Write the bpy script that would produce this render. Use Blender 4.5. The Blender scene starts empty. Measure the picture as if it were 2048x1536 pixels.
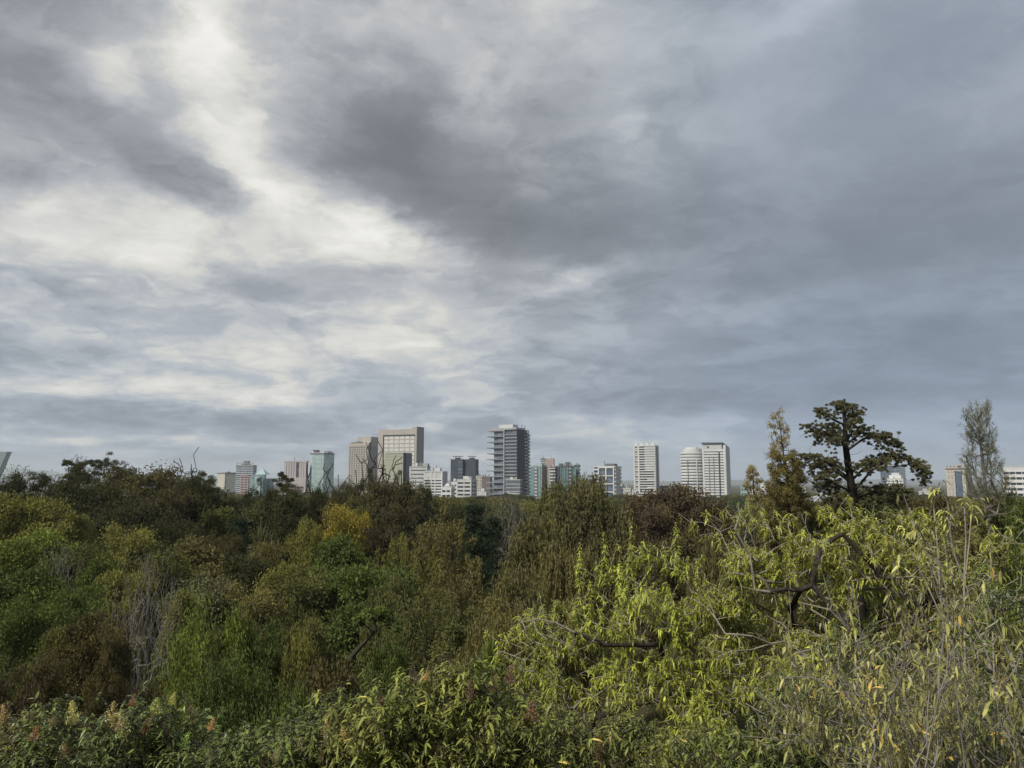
import bpy, math, random
import numpy as np
from mathutils import Matrix, Vector

SC = bpy.context.scene
COL = SC.collection
RNG = np.random.default_rng(7)

# ------------------------------------------------------------------ camera
F = 1538.0                      # focal length in pixels of the 2048 px wide photograph
HORIZON = 965.0
PITCH = math.atan((HORIZON - 768.0) / F)
CAM = np.array([0.0, 0.0, 30.0])
cam_data = bpy.data.cameras.new('camera')
cam_data.sensor_width = 36.0
cam_data.lens = 36.0 * F / 2048.0
cam_data.clip_start = 0.1
cam_data.clip_end = 60000.0
cam = bpy.data.objects.new('camera', cam_data)
COL.objects.link(cam)
cam.location = CAM
cam.rotation_euler = (math.pi / 2 + PITCH, 0, 0)
SC.camera = cam

def ray(px, py):
    u, v = (px - 1024.0) / F, (768.0 - py) / F
    return np.array([u, math.cos(PITCH) - v * math.sin(PITCH), math.sin(PITCH) + v * math.cos(PITCH)])

def at(px, py, Y):
    """the point at ground distance Y (metres north of the camera) in the direction of a pixel"""
    r = ray(px, py)
    return CAM + r * (Y / r[1])

# ------------------------------------------------------------------ light
SUN = np.array([-0.54, -0.46, 0.70]); SUN /= np.linalg.norm(SUN)
sun_data = bpy.data.lights.new('sun', 'SUN')
sun_data.energy = 4.5
sun_data.angle = math.radians(3)
sun_data.color = (1.0, 0.94, 0.84)
sun = bpy.data.objects.new('sun', sun_data)
COL.objects.link(sun)
sun.location = (-40, -40, 120)
sun.rotation_euler = Vector(SUN).to_track_quat('Z', 'Y').to_euler()

world = bpy.data.worlds.new('World')
SC.world = world
world.use_nodes = True
NT = world.node_tree
NT.nodes.clear()

def nd(nt, t, **kw):
    n = nt.nodes.new(t)
    for k, v in kw.items():
        setattr(n, k, v)
    return n

def math_n(nt, op, a, b=None, c=None, clamp=False):
    n = nt.nodes.new('ShaderNodeMath'); n.operation = op; n.use_clamp = clamp
    for i, v in enumerate((a, b, c)):
        if v is None: continue
        if isinstance(v, (int, float)): n.inputs[i].default_value = v
        else: nt.links.new(v, n.inputs[i])
    return n.outputs[0]

def vec_n(nt, op, a, b=None, scale=None):
    n = nt.nodes.new('ShaderNodeVectorMath'); n.operation = op
    for i, v in enumerate((a, b)):
        if v is None: continue
        if isinstance(v, (tuple, list)): n.inputs[i].default_value = v
        else: nt.links.new(v, n.inputs[i])
    if scale is not None: n.inputs['Scale'].default_value = scale
    return n.outputs['Value'] if op in ('LENGTH', 'DOT_PRODUCT') else n.outputs[0]

def noise_n(nt, vec, scale, detail=4.0, rough=0.55, dist=0.0):
    n = nt.nodes.new('ShaderNodeTexNoise')
    n.inputs['Scale'].default_value = scale; n.inputs['Detail'].default_value = detail
    n.inputs['Roughness'].default_value = rough; n.inputs['Distortion'].default_value = dist
    nt.links.new(vec, n.inputs['Vector'])
    return n

def ramp_n(nt, fac, stops, interp='LINEAR'):
    n = nt.nodes.new('ShaderNodeValToRGB'); n.color_ramp.interpolation = interp
    el = n.color_ramp.elements
    while len(el) < len(stops): el.new(0.5)
    for e, (p, c) in zip(el, stops):
        e.position = p; e.color = (*c, 1)
    if fac is not None: nt.links.new(fac, n.inputs[0])
    return n.outputs[0]

# broken cloud deck: masses of cloud given by compass bearing and elevation, edges torn by noise
# (px, py, half width, half height, tilt in degrees, brightness change)
CLOUDS = [
 # lit gaps on the left
 (405, 105, 55, 80, 14, .15), (330, 60, 150, 80, 30, .06), (235, 125, 80, 40, 20, .13), (470, 250, 75, 180, 20, .12), (492, 300, 34, 46, 20, .09), (560, 390, 110, 60, -35, .11),
 (790, 465, 130, 52, -10, .19), (640, 430, 130, 50, -15, .13), (330, 470, 420, 64, 0, .18), (90, 425, 130, 26, -12, .08), (540, 130, 130, 140, 0, .10),
 (830, 110, 150, 130, 10, .03), (1010, 30, 170, 80, 0, .04), (40, 510, 90, 26, 0, .05), (150, 505, 200, 30, 0, .05),
 # dark masses on the left
 (110, 60, 240, 100, 5, -.09), (330, 15, 110, 28, 0, -.06), (235, 235, 210, 62, -10, -.15), (395, 365, 115, 52, -26, -.16), (440, 400, 60, 26, -20, -.06), (15, 365, 55, 45, 0, -.10), (180, 320, 180, 50, -10, -.03),
 # the great dark mass in the middle
 (720, 255, 200, 95, -28, -.15), (760, 300, 90, 60, -28, -.04), (900, 370, 240, 85, -24, -.14), (1100, 430, 280, 90, -3, -.13), (1130, 270, 200, 90, -10, -.04), (1060, 150, 180, 60, -30, -.04),
 # lighter tears on the right
 (1170, 60, 130, 60, -25, .05), (1560, 30, 170, 34, 14, .08), (1248, 232, 22, 34, 0, .10), (1265, 265, 90, 60, -40, .06), (1450, 240, 260, 130, 20, -.01),
 (1900, 60, 280, 140, 20, -.03), (1700, 200, 320, 120, 20, -.05), (1640, 330, 320, 70, 18, -.01), (1390, 90, 160, 50, 35, -.03),
 # blue-grey right side
 (1500, 510, 420, 110, 4, -.09), (1920, 520, 330, 220, 10, -.10), (1750, 720, 480, 110, 0, -.06), (1300, 740, 330, 60, 0, -.02), (1930, 830, 220, 60, 0, .05),
 (1175, 560, 80, 24, 18, .13), (1520, 612, 150, 22, 4, .08), (1540, 700, 200, 16, 3, .06), (1060, 600, 120, 26, 14, .07), (1850, 610, 200, 16, 3, .04), (1360, 480, 150, 20, 10, -.03),
 # middle band on the left
 (170, 585, 150, 36, -8, -.08), (500, 568, 110, 24, -4, -.08), (870, 640, 150, 80, 10, .09), (480, 630, 460, 70, 0, .09), (120, 690, 300, 40, 0, .02), (300, 600, 60, 16, -20, .05),
 (840, 575, 120, 34, -10, -.05), (960, 690, 110, 34, 10, .05), (700, 720, 260, 60, 0, .08), (420, 700, 120, 40, 0, .03), (640, 650, 120, 22, 0, -.05), (820, 690, 60, 12, 0, .05),
 # bands above the horizon
 (140, 768, 230, 24, 0, .16), (470, 785, 170, 24, 2, .11), (640, 800, 190, 26, 0, .06), (550, 770, 24, 36, -30, .05), (960, 745, 80, 46, 25, .05), (130, 828, 330, 18, -2, -.10), (560, 848, 240, 18, -4, -.09),
 (250, 882, 230, 8, 0, .13), (120, 860, 160, 6, 0, .05), (880, 822, 110, 22, 20, .08), (820, 860, 60, 14, 20, .06), (1280, 850, 200, 14, 3, .11), (1130, 795, 300, 26, 0, -.05), (1650, 800, 320, 30, 0, -.06), (1310, 885, 200, 22, 0, .08), (1100, 930, 500, 18, 0, .05),
 (960, 915, 60, 14, 0, .10), (120, 920, 190, 10, 0, -.04), (1350, 955, 60, 20, 0, .05), (1180, 835, 60, 10, 0, .06), (300, 935, 200, 12, 0, .02),
]
tc = nd(NT, 'ShaderNodeTexCoord')
dirn = vec_n(NT, 'NORMALIZE', tc.outputs['Generated'])
sx = nd(NT, 'ShaderNodeSeparateXYZ'); NT.links.new(dirn, sx.inputs[0])
az = math_n(NT, 'ARCTAN2', sx.outputs[0], sx.outputs[1])
el = math_n(NT, 'ARCSINE', sx.outputs[2])
zc = math_n(NT, 'ADD', math_n(NT, 'MAXIMUM', sx.outputs[2], 0.0), 0.22)
cx = nd(NT, 'ShaderNodeCombineXYZ')
NT.links.new(math_n(NT, 'DIVIDE', sx.outputs[0], zc), cx.inputs[0])
NT.links.new(math_n(NT, 'DIVIDE', sx.outputs[1], zc), cx.inputs[1])
deck = cx.outputs[0]                                    # where the line of sight meets the cloud deck
ca = nd(NT, 'ShaderNodeCombineXYZ'); NT.links.new(az, ca.inputs[0]); NT.links.new(el, ca.inputs[1])
n1 = noise_n(NT, deck, 1.8, 4.0, 0.5)
n2 = noise_n(NT, deck, 6.0, 8.0, 0.62)
w1 = vec_n(NT, 'SCALE', vec_n(NT, 'SUBTRACT', n1.outputs['Color'], (.5, .5, .5)), scale=0.10)
w2 = vec_n(NT, 'SCALE', vec_n(NT, 'SUBTRACT', n2.outputs['Color'], (.5, .5, .5)), scale=0.10)
# the tearing gets flatter towards the horizon, as the deck is seen edge-on
flat = nd(NT, 'ShaderNodeCombineXYZ'); flat.inputs[0].default_value = 1.0
NT.links.new(math_n(NT, 'MULTIPLY_ADD', math_n(NT, 'MAXIMUM', sx.outputs[2], 0.0), 1.6, 0.14, clamp=True), flat.inputs[1])
warp = vec_n(NT, 'MULTIPLY', vec_n(NT, 'ADD', w1, w2), flat.outputs[0])
pos = vec_n(NT, 'ADD', ca.outputs[0], warp)
sp = nd(NT, 'ShaderNodeSeparateXYZ'); NT.links.new(pos, sp.inputs[0])
acc = None
for (px, py, hw, hh, tilt, amp) in CLOUDS:
    r = ray(px, py); r = r / np.linalg.norm(r)
    m = nd(NT, 'ShaderNodeMapping', vector_type='TEXTURE')
    m.inputs['Location'].default_value = (math.atan2(r[0], r[1]), math.asin(r[2]), 0)
    m.inputs['Rotation'].default_value = (0, 0, math.radians(tilt))
    m.inputs['Scale'].default_value = (hw / F, hh / F, 1e5)
    cb = nd(NT, 'ShaderNodeCombineXYZ'); NT.links.new(sp.outputs[0], cb.inputs[0]); NT.links.new(sp.outputs[1], cb.inputs[1])
    if acc is not None: NT.links.new(acc, cb.inputs[2])      # one mass after the other, to keep the shader's stack short
    NT.links.new(cb.outputs[0], m.inputs['Vector'])
    d2 = vec_n(NT, 'DOT_PRODUCT', m.outputs[0], m.outputs[0])
    g = math_n(NT, 'POWER', 0.45, math_n(NT, 'POWER', d2, 1.35))
    acc = math_n(NT, 'MULTIPLY_ADD', g, amp, 0.665 if acc is None else acc)
def billow(vec, scale, detail, lo, hi, amp, acc, dist=0.0):
    """clouds with edges: noise cut by a soft threshold"""
    n = noise_n(NT, vec, scale, detail, 0.58, dist)
    m = nd(NT, 'ShaderNodeMapRange', interpolation_type='SMOOTHSTEP'); NT.links.new(n.outputs['Fac'], m.inputs['Value'])
    m.inputs['From Min'].default_value = lo; m.inputs['From Max'].default_value = hi; m.inputs['To Min'].default_value = -amp; m.inputs['To Max'].default_value = amp
    return math_n(NT, 'MULTIPLY_ADD', m.outputs[0], rough_w, acc)
sheet = nd(NT, 'ShaderNodeMapRange', interpolation_type='SMOOTHSTEP'); NT.links.new(az, sheet.inputs['Value'])   # to the east the deck closes into a smoother, bluer sheet
sheet.inputs['From Min'].default_value = -0.05; sheet.inputs['From Max'].default_value = 0.40
rough_w = math_n(NT, 'MULTIPLY_ADD', sheet.outputs[0], -0.55, 1.0)
n4 = noise_n(NT, vec_n(NT, 'ADD', deck, (7.3, 2.1, 0.)), 0.75, 3.0, 0.5, 0.2)
acc = math_n(NT, 'MULTIPLY_ADD', math_n(NT, 'SUBTRACT', n4.outputs['Fac'], 0.5), 0.10, acc)
acc = billow(vec_n(NT, 'ADD', deck, vec_n(NT, 'SCALE', w2, scale=1.2)), 2.4, 8.0, .38, .62, .058, acc, .4)
acc = billow(vec_n(NT, 'ADD', vec_n(NT, 'ADD', deck, (3.1, 5.7, 0)), vec_n(NT, 'SCALE', w2, scale=1.6)), 5.0, 7.0, .40, .60, .040, acc, .6)
acc = billow(vec_n(NT, 'ADD', deck, (9.1, 1.7, 0)), 13.0, 5.0, .35, .65, .010, acc, .6)
cloud_col = ramp_n(NT, acc, [(0.30, (.44, .458, .485)), (0.50, (.520, .538, .565)), (0.60, (.600, .616, .640)), (0.72, (.715, .725, .738)),
                             (0.84, (.845, .842, .820)), (0.95, (.925, .918, .895)), (1.0, (.950, .945, .93))])
# lower clouds stand farther off and look bluer
low = nd(NT, 'ShaderNodeMapRange'); low.inputs['From Min'].default_value = 0.30; low.inputs['From Max'].default_value = 0.0
low.inputs['To Min'].default_value = 0.0; low.inputs['To Max'].default_value = 1.0
NT.links.new(el, low.inputs['Value'])
lit = nd(NT, 'ShaderNodeMapRange', interpolation_type='SMOOTHSTEP'); NT.links.new(acc, lit.inputs['Value'])       # sunlit breaks keep their cream colour
lit.inputs['From Min'].default_value = .86; lit.inputs['From Max'].default_value = .70
mixb = nd(NT, 'ShaderNodeMix', data_type='RGBA', blend_type='MULTIPLY')
NT.links.new(math_n(NT, 'ADD', math_n(NT, 'MULTIPLY', math_n(NT, 'MULTIPLY', low.outputs[0], lit.outputs[0]), 0.60), math_n(NT, 'MULTIPLY', sheet.outputs[0], 0.45), clamp=True), mixb.inputs[0]); NT.links.new(cloud_col, mixb.inputs[6])
mixb.inputs[7].default_value = (.885, .965, 1.06, 1)
gam = nd(NT, 'ShaderNodeGamma'); gam.inputs[1].default_value = 2.2
NT.links.new(mixb.outputs[2], gam.inputs[0])
bg_cloud = nd(NT, 'ShaderNodeBackground'); NT.links.new(gam.outputs[0], bg_cloud.inputs[0]); bg_cloud.inputs[1].default_value = 1.0
sky = nd(NT, 'ShaderNodeTexSky', sky_type='NISHITA', sun_disc=False)
sky.sun_elevation = math.asin(SUN[2]); sky.sun_rotation = math.atan2(SUN[0], SUN[1])
sky.altitude = 2200
bg_sky = nd(NT, 'ShaderNodeBackground'); NT.links.new(sky.outputs[0], bg_sky.inputs[0]); bg_sky.inputs[1].default_value = 0.08
gap = nd(NT, 'ShaderNodeMapRange'); gap.inputs['From Min'].default_value = 0.60; gap.inputs['From Max'].default_value = 0.75
gap.inputs['To Min'].default_value = 1.0; gap.inputs['To Max'].default_value = 0.72
NT.links.new(n4.outputs['Fac'], gap.inputs['Value'])
mixs = nd(NT, 'ShaderNodeMixShader')
NT.links.new(gap.outputs[0], mixs.inputs[0]); NT.links.new(bg_sky.outputs[0], mixs.inputs[1]); NT.links.new(bg_cloud.outputs[0], mixs.inputs[2])
out = nd(NT, 'ShaderNodeOutputWorld'); NT.links.new(mixs.outputs[0], out.inputs[0])

world.cycles.sampling_method = 'MANUAL'; world.cycles.sample_map_resolution = 512

vs = SC.view_settings
vs.view_transform = 'Standard'; vs.look = 'None'; vs.gamma = 1.0; vs.use_curve_mapping = False
vs.exposure = 0.0
cy = SC.cycles
cy.use_denoising = True
cy.max_bounces = 6; cy.diffuse_bounces = 3; cy.glossy_bounces = 2; cy.transmission_bounces = 3; cy.volume_bounces = 1
cy.use_adaptive_sampling = True; cy.adaptive_threshold = 0.015

# ------------------------------------------------------------------ helpers
def tag(o, label=None, cat=None, group=None, kind=None):
    if label: o['label'] = label
    if cat: o['category'] = cat
    if group: o['group'] = group
    if kind: o['kind'] = kind
    return o

def empty(name, loc=(0, 0, 0), rz=0.0, parent=None):
    o = bpy.data.objects.new(name, None)
    COL.objects.link(o)
    o.location = loc; o.rotation_euler = (0, 0, rz); o.empty_display_size = 0.3
    if parent: o.parent = parent
    return o

def link(name, mesh, parent=None, loc=(0, 0, 0), rot=None, scale=None, color=None):
    o = bpy.data.objects.new(name, mesh)
    COL.objects.link(o)
    o.location = loc
    if rot is not None: o.rotation_euler = rot
    if scale is not None: o.scale = scale
    if color is not None: o.color = (*color, 1)
    if parent: o.parent = parent
    return o

def np_mesh(name, V, polys, mat, tints=None, smooth=False):
    """polys: list of int arrays (n, k); tints: matching list of (n,) floats stored per face"""
    me = bpy.data.meshes.new(name)
    polys = [p for p in polys]
    V = np.ascontiguousarray(V, dtype=np.float32)
    me.vertices.add(len(V)); me.vertices.foreach_set('co', V.ravel())
    loops = np.concatenate([p.ravel() for p in polys]).astype(np.int32)
    tot = np.concatenate([np.full(len(p), p.shape[1]) for p in polys])
    start = np.concatenate([[0], np.cumsum(tot)[:-1]]).astype(np.int32)
    me.loops.add(len(loops)); me.loops.foreach_set('vertex_index', loops)
    me.polygons.add(len(tot)); me.polygons.foreach_set('loop_start', start)
    me.polygons.foreach_set('use_smooth', np.full(len(tot), smooth, dtype=bool))
    me.update(calc_edges=True)
    if tints is not None:
        a = me.attributes.new('tint', 'FLOAT', 'FACE')
        a.data.foreach_set('value', np.concatenate(tints).astype(np.float32))
    if mat: me.materials.append(mat)
    return me

# ------------------------------------------------------------------ materials
def new_mat(name):
    m = bpy.data.materials.new(name); m.use_nodes = True
    nt = m.node_tree; nt.nodes.clear()
    o = nt.nodes.new('ShaderNodeOutputMaterial')
    return m, nt, o

def wall_mat(name, col, rough=.75, var=.12, spec=.3, scale=.12):
    m, nt, o = new_mat(name)
    g = nd(nt, 'ShaderNodeNewGeometry')
    mp = nd(nt, 'ShaderNodeMapping'); mp.inputs['Scale'].default_value = (1, 1, .25)
    nt.links.new(g.outputs['Position'], mp.inputs[0])
    a = noise_n(nt, mp.outputs[0], scale, 5, .65)
    b = noise_n(nt, mp.outputs[0], scale * 9, 3, .6)
    f = math_n(nt, 'ADD', math_n(nt, 'MULTIPLY', a.outputs['Fac'], .7), math_n(nt, 'MULTIPLY', b.outputs['Fac'], .3))
    c = ramp_n(nt, f, [(.25, tuple(x * (1 - var * 1.6) for x in col)), (.75, tuple(min(1, x * (1 + var)) for x in col))])
    p = nd(nt, 'ShaderNodeBsdfPrincipled')
    nt.links.new(c, p.inputs['Base Color']); p.inputs['Roughness'].default_value = rough
    p.inputs['Specular IOR Level'].default_value = spec
    nt.links.new(p.outputs[0], o.inputs[0])
    return m

def glass_mat(name, col, col2, cell=(4., 4., 3.6), rough=.12, spec=.6):
    """office glazing: each bay has its own blinds and tone, the surface mirrors the sky"""
    m, nt, o = new_mat(name)
    g = nd(nt, 'ShaderNodeNewGeometry')
    mp = nd(nt, 'ShaderNodeMapping'); mp.inputs['Scale'].default_value = tuple(1 / c for c in cell)
    nt.links.new(g.outputs['Position'], mp.inputs[0])
    fl = vec_n(nt, 'FLOOR', mp.outputs[0])
    wn = nd(nt, 'ShaderNodeTexWhiteNoise'); nt.links.new(fl, wn.inputs[0])
    c = ramp_n(nt, wn.outputs[0], [(0, col), (.65, tuple((a * .7 + b * .3) for a, b in zip(col, col2))), (1, col2)])
    p = nd(nt, 'ShaderNodeBsdfPrincipled')
    nt.links.new(c, p.inputs['Base Color']); p.inputs['Roughness'].default_value = rough
    p.inputs['Specular IOR Level'].default_value = spec
    nt.links.new(p.outputs[0], o.inputs[0])
    return m

def leaf_mat(name, trans=.3, gloss=.0, clump=.35, yellow=(1.17, 1.15, .74), lo=.62, hi=1.35):
    """foliage: the object's own colour, varied from leaf to leaf and from clump to clump"""
    m, nt, o = new_mat(name)
    oi = nd(nt, 'ShaderNodeObjectInfo')
    at_ = nd(nt, 'ShaderNodeAttribute'); at_.attribute_name = 'tint'
    t = at_.outputs['Fac']
    tco = nd(nt, 'ShaderNodeTexCoord')
    off = vec_n(nt, 'SCALE', oi.outputs['Location'], scale=.37)
    nz = noise_n(nt, vec_n(nt, 'ADD', tco.outputs['Object'], off), clump, 3, .6)
    k = math_n(nt, 'ADD', math_n(nt, 'MULTIPLY', t, .65), math_n(nt, 'MULTIPLY', math_n(nt, 'MULTIPLY_ADD', math_n(nt, 'SUBTRACT', nz.outputs['Fac'], .5), 2.2, .5, clamp=True), .35))
    val = nd(nt, 'ShaderNodeMapRange'); nt.links.new(k, val.inputs[0])
    val.inputs[3].default_value = lo; val.inputs[4].default_value = hi
    c1 = vec_n(nt, 'MULTIPLY', oi.outputs['Color'], yellow)
    mx = nd(nt, 'ShaderNodeMix', data_type='RGBA')
    nt.links.new(math_n(nt, 'POWER', k, 1.6, clamp=True), mx.inputs[0])
    nt.links.new(oi.outputs['Color'], mx.inputs[6]); nt.links.new(c1, mx.inputs[7])
    sc = nt.nodes.new('ShaderNodeVectorMath'); sc.operation = 'SCALE'
    nt.links.new(mx.outputs[2], sc.inputs[0]); nt.links.new(val.outputs[0], sc.inputs['Scale'])
    d = nd(nt, 'ShaderNodeBsdfDiffuse'); nt.links.new(sc.outputs[0], d.inputs[0])
    tr = nd(nt, 'ShaderNodeBsdfTranslucent')
    tcol = vec_n(nt, 'MULTIPLY', sc.outputs[0], (1.15, 1.15, .6)); nt.links.new(tcol, tr.inputs[0])
    ms = nd(nt, 'ShaderNodeMixShader'); ms.inputs[0].default_value = trans
    nt.links.new(d.outputs[0], ms.inputs[1]); nt.links.new(tr.outputs[0], ms.inputs[2])
    last = ms.outputs[0]
    if gloss > 0:
        gl = nd(nt, 'ShaderNodeBsdfGlossy'); gl.inputs['Roughness'].default_value = .38; gl.inputs[0].default_value = (1, 1, 1, 1)
        fr = nd(nt, 'ShaderNodeFresnel'); fr.inputs[0].default_value = 1.4
        m2 = nd(nt, 'ShaderNodeMixShader'); nt.links.new(math_n(nt, 'MULTIPLY', fr.outputs[0], gloss), m2.inputs[0])
        nt.links.new(last, m2.inputs[1]); nt.links.new(gl.outputs[0], m2.inputs[2]); last = m2.outputs[0]
    nt.links.new(last, o.inputs[0])
    return m

def bark_mat(name, thick, thin):
    m, nt, o = new_mat(name)
    at_ = nd(nt, 'ShaderNodeAttribute'); at_.attribute_name = 'tint'
    tco = nd(nt, 'ShaderNodeTexCoord')
    nz = noise_n(nt, tco.outputs['Object'], 14, 4, .65)
    k = math_n(nt, 'MULTIPLY_ADD', math_n(nt, 'SUBTRACT', nz.outputs['Fac'], .5), .9, at_.outputs['Fac'], clamp=True)
    c = ramp_n(nt, k, [(0, thick), (1, thin)])
    d = nd(nt, 'ShaderNodeBsdfDiffuse'); nt.links.new(c, d.inputs[0]); nt.links.new(d.outputs[0], o.inputs[0])
    return m

MAT = {}
MAT['leaf'] = leaf_mat('foliage_far', .22, lo=.66, hi=1.34)
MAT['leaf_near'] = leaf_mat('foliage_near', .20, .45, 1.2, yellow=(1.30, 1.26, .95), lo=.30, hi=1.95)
MAT['leaf_glossy'] = leaf_mat('foliage_glossy', .15, .6, 1.2, lo=.35, hi=1.7)
MAT['bark'] = bark_mat('bark_dark', (.022, .019, .016), (.060, .052, .042))
MAT['bark_pale'] = bark_mat('bark_pale', (.040, .034, .028), (.29, .26, .21))
MAT['bark_grey'] = bark_mat('bark_grey', (.06, .055, .05), (.20, .185, .17))
# ------------------------------------------------------------------ ground, mountains, haze
def ground_z(x, y):
    x = np.asarray(x, float); y = np.asarray(y, float)
    h = np.interp(y, [-400, -200, -60, 1.5, 4, 7, 11, 17, 25, 40, 60, 85, 115], [0, 12, 27, 28.35, 26.6, 24.6, 22.3, 19.2, 15.2, 9.2, 4.2, 1.2, 0.0])
    w = np.clip((420 - np.abs(x)) / 300, 0, 1); w = w * w * (3 - 2 * w)
    return h * w + (np.sin(x * .31 + 1.3) * np.cos(y * .23) * .25) * np.clip(h / 10, 0, 1) * np.clip(y / 4, 0, 1)

def build_ground():
    m, nt, o = new_mat('earth')
    g = nd(nt, 'ShaderNodeNewGeometry')
    a = noise_n(nt, g.outputs['Position'], .05, 6, .65); b = noise_n(nt, g.outputs['Position'], 1.7, 4, .6)
    f = math_n(nt, 'ADD', math_n(nt, 'MULTIPLY', a.outputs['Fac'], .55), math_n(nt, 'MULTIPLY', b.outputs['Fac'], .45))
    c = ramp_n(nt, f, [(.3, (.030, .032, .014)), (.5, (.055, .050, .024)), (.7, (.085, .068, .040))])
    d = nd(nt, 'ShaderNodeBsdfDiffuse'); nt.links.new(c, d.inputs[0]); nt.links.new(d.outputs[0], o.inputs[0])
    xs = np.sinh(np.linspace(-7.2, 7.2, 141)) ; xs = xs / xs[-1] * 16000
    ys = np.concatenate([np.linspace(-420, -10, 14), np.linspace(-6, 40, 47), np.linspace(42, 130, 40), np.geomspace(135, 16000, 40)])
    X, Y = np.meshgrid(xs, ys)
    Z = ground_z(X, Y)
    V = np.stack([X, Y, Z], -1).reshape(-1, 3)
    nx, ny = len(xs), len(ys)
    i = (np.arange(ny - 1)[:, None] * nx + np.arange(nx - 1)[None]).ravel()
    q = np.stack([i, i + 1, i + nx + 1, i + nx], -1)
    tag(link('ground', np_mesh('ground', V, [q], m, smooth=True)), kind='structure')

def build_mountains():
    m, nt, o = new_mat('mountain_slopes')
    g = nd(nt, 'ShaderNodeNewGeometry')
    a = noise_n(nt, g.outputs['Position'], .002, 6, .65)
    c = ramp_n(nt, a.outputs['Fac'], [(.35, (.030, .045, .028)), (.65, (.085, .085, .060))])
    d = nd(nt, 'ShaderNodeBsdfDiffuse'); nt.links.new(c, d.inputs[0]); nt.links.new(d.outputs[0], o.inputs[0])
    # skyline heights read at bearings along the horizon (pixels above the horizon)
    kx = [-700, -300, -60, 10, 40, 65, 100, 140, 200, 260, 320, 380, 440, 520, 640, 690, 760, 1000, 1300, 1700, 2100, 2700]
    kh = [10, 22, 34, 26, 27, 23, 21, 15, 10, 14, 12, 9, 12, 7, 12, 5, 3, 4, 3, 5, 4, 3]
    n, r = 260, 14
    us = np.linspace(-700, 2700, n)
    rng = np.random.default_rng(3)
    hh = np.interp(us, kx, kh) + np.convolve(rng.normal(0, 1.6, n), np.ones(5) / 5, 'same')
    V = []
    for k in range(r):
        t = k / (r - 1)
        for i in range(n):
            Y = 11500 + 3500 * t
            p = at(us[i], HORIZON, Y)
            prof = math.sin(min(1, t * 1.25) * math.pi * .5) if t < .8 else 1 - (t - .8) * 2.2
            ridge = 1 + .18 * math.sin(i * .9 + k * 1.7) * (1 - t) * t * 4
            V.append((p[0], Y, -.5 + (30 + max(hh[i], 1) / F * 14300) * max(prof, 0) * ridge))
    i = (np.arange(r - 1)[:, None] * n + np.arange(n - 1)[None]).ravel()
    q = np.stack([i, i + 1, i + n + 1, i + n], -1)
    tag(link('mountains', np_mesh('mountains', np.array(V), [q], m, smooth=True)), kind='structure')

def build_haze():
    m, nt, o = new_mat('haze_air')
    v = nd(nt, 'ShaderNodeVolumePrincipled')
    v.inputs['Color'].default_value = (.85, .925, 1.0, 1); v.inputs['Density'].default_value = 8.5e-5
    v.inputs['Anisotropy'].default_value = .2
    nt.links.new(v.outputs[0], o.inputs['Volume'])
    a, z0, z1 = 17500., -2.0, 400.
    V = np.array([(x, y, z) for z in (z0, z1) for y in (-1000., a) for x in (-a, a)])
    q = np.array([(0, 2, 3, 1), (4, 5, 7, 6), (0, 1, 5, 4), (1, 3, 7, 5), (3, 2, 6, 7), (2, 0, 4, 6)])
    ob = link('haze', np_mesh('haze', V, [q], m))
    tag(ob, 'thin bluish haze hanging over the park and the city', 'haze', kind='stuff')

build_ground(); build_mountains(); build_haze()

# ------------------------------------------------------------------ buildings
for k_, c_ in dict(beige=(.37, .345, .31), beige_shaded=(.27, .26, .25), cream=(.44, .43, .37), white=(.56, .57, .56), white2=(.47, .475, .46), grey=(.33, .34, .34), grey_light=(.46, .47, .47),  # the darker beige is beige with side-face shade put into its colour
                   grey_dark=(.14, .15, .16), charcoal=(.045, .052, .065), pink=(.38, .30, .285), pink_dark=(.33, .20, .18), rose=(.37, .345, .34), teal=(.23, .33, .325), brown=(.17, .14, .14), roof=(.20, .22, .24),
                   steel=(.12, .13, .14), violet=(.16, .15, .18), slate=(.11, .125, .14), blue_grey=(.20, .22, .245)).items():
    MAT[k_] = wall_mat(k_ + '_wall', c_)
MAT['g_dark'] = glass_mat('glass_dark', (.030, .038, .048), (.09, .11, .13))
MAT['g_blue'] = glass_mat('glass_blue', (.07, .10, .14), (.16, .20, .25))
MAT['g_grey'] = glass_mat('glass_grey', (.095, .115, .14), (.17, .195, .225))
MAT['g_teal'] = glass_mat('glass_teal', (.13, .21, .215), (.20, .28, .28))
MAT['g_pale'] = glass_mat('glass_pale', (.30, .40, .40), (.38, .47, .46))
MAT['g_green'] = glass_mat('glass_green', (.27, .285, .215), (.32, .335, .25), (40, 40, 5.))
MAT['g_light'] = glass_mat('glass_light', (.52, .53, .51), (.64, .64, .61))
MAT['g_night'] = glass_mat('glass_night', (.022, .030, .042), (.04, .05, .062))

_box = {}
def box_mesh(mat):
    if mat not in _box:
        V = np.array([(x, y, z) for z in (0, 1) for y in (0, 1) for x in (0, 1)], float)
        q = np.array([(0, 2, 3, 1), (4, 5, 7, 6), (0, 1, 5, 4), (1, 3, 7, 5), (3, 2, 6, 7), (2, 0, 4, 6)])
        _box[mat] = np_mesh('block_' + mat, V, [q], MAT[mat])
    return _box[mat]

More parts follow.
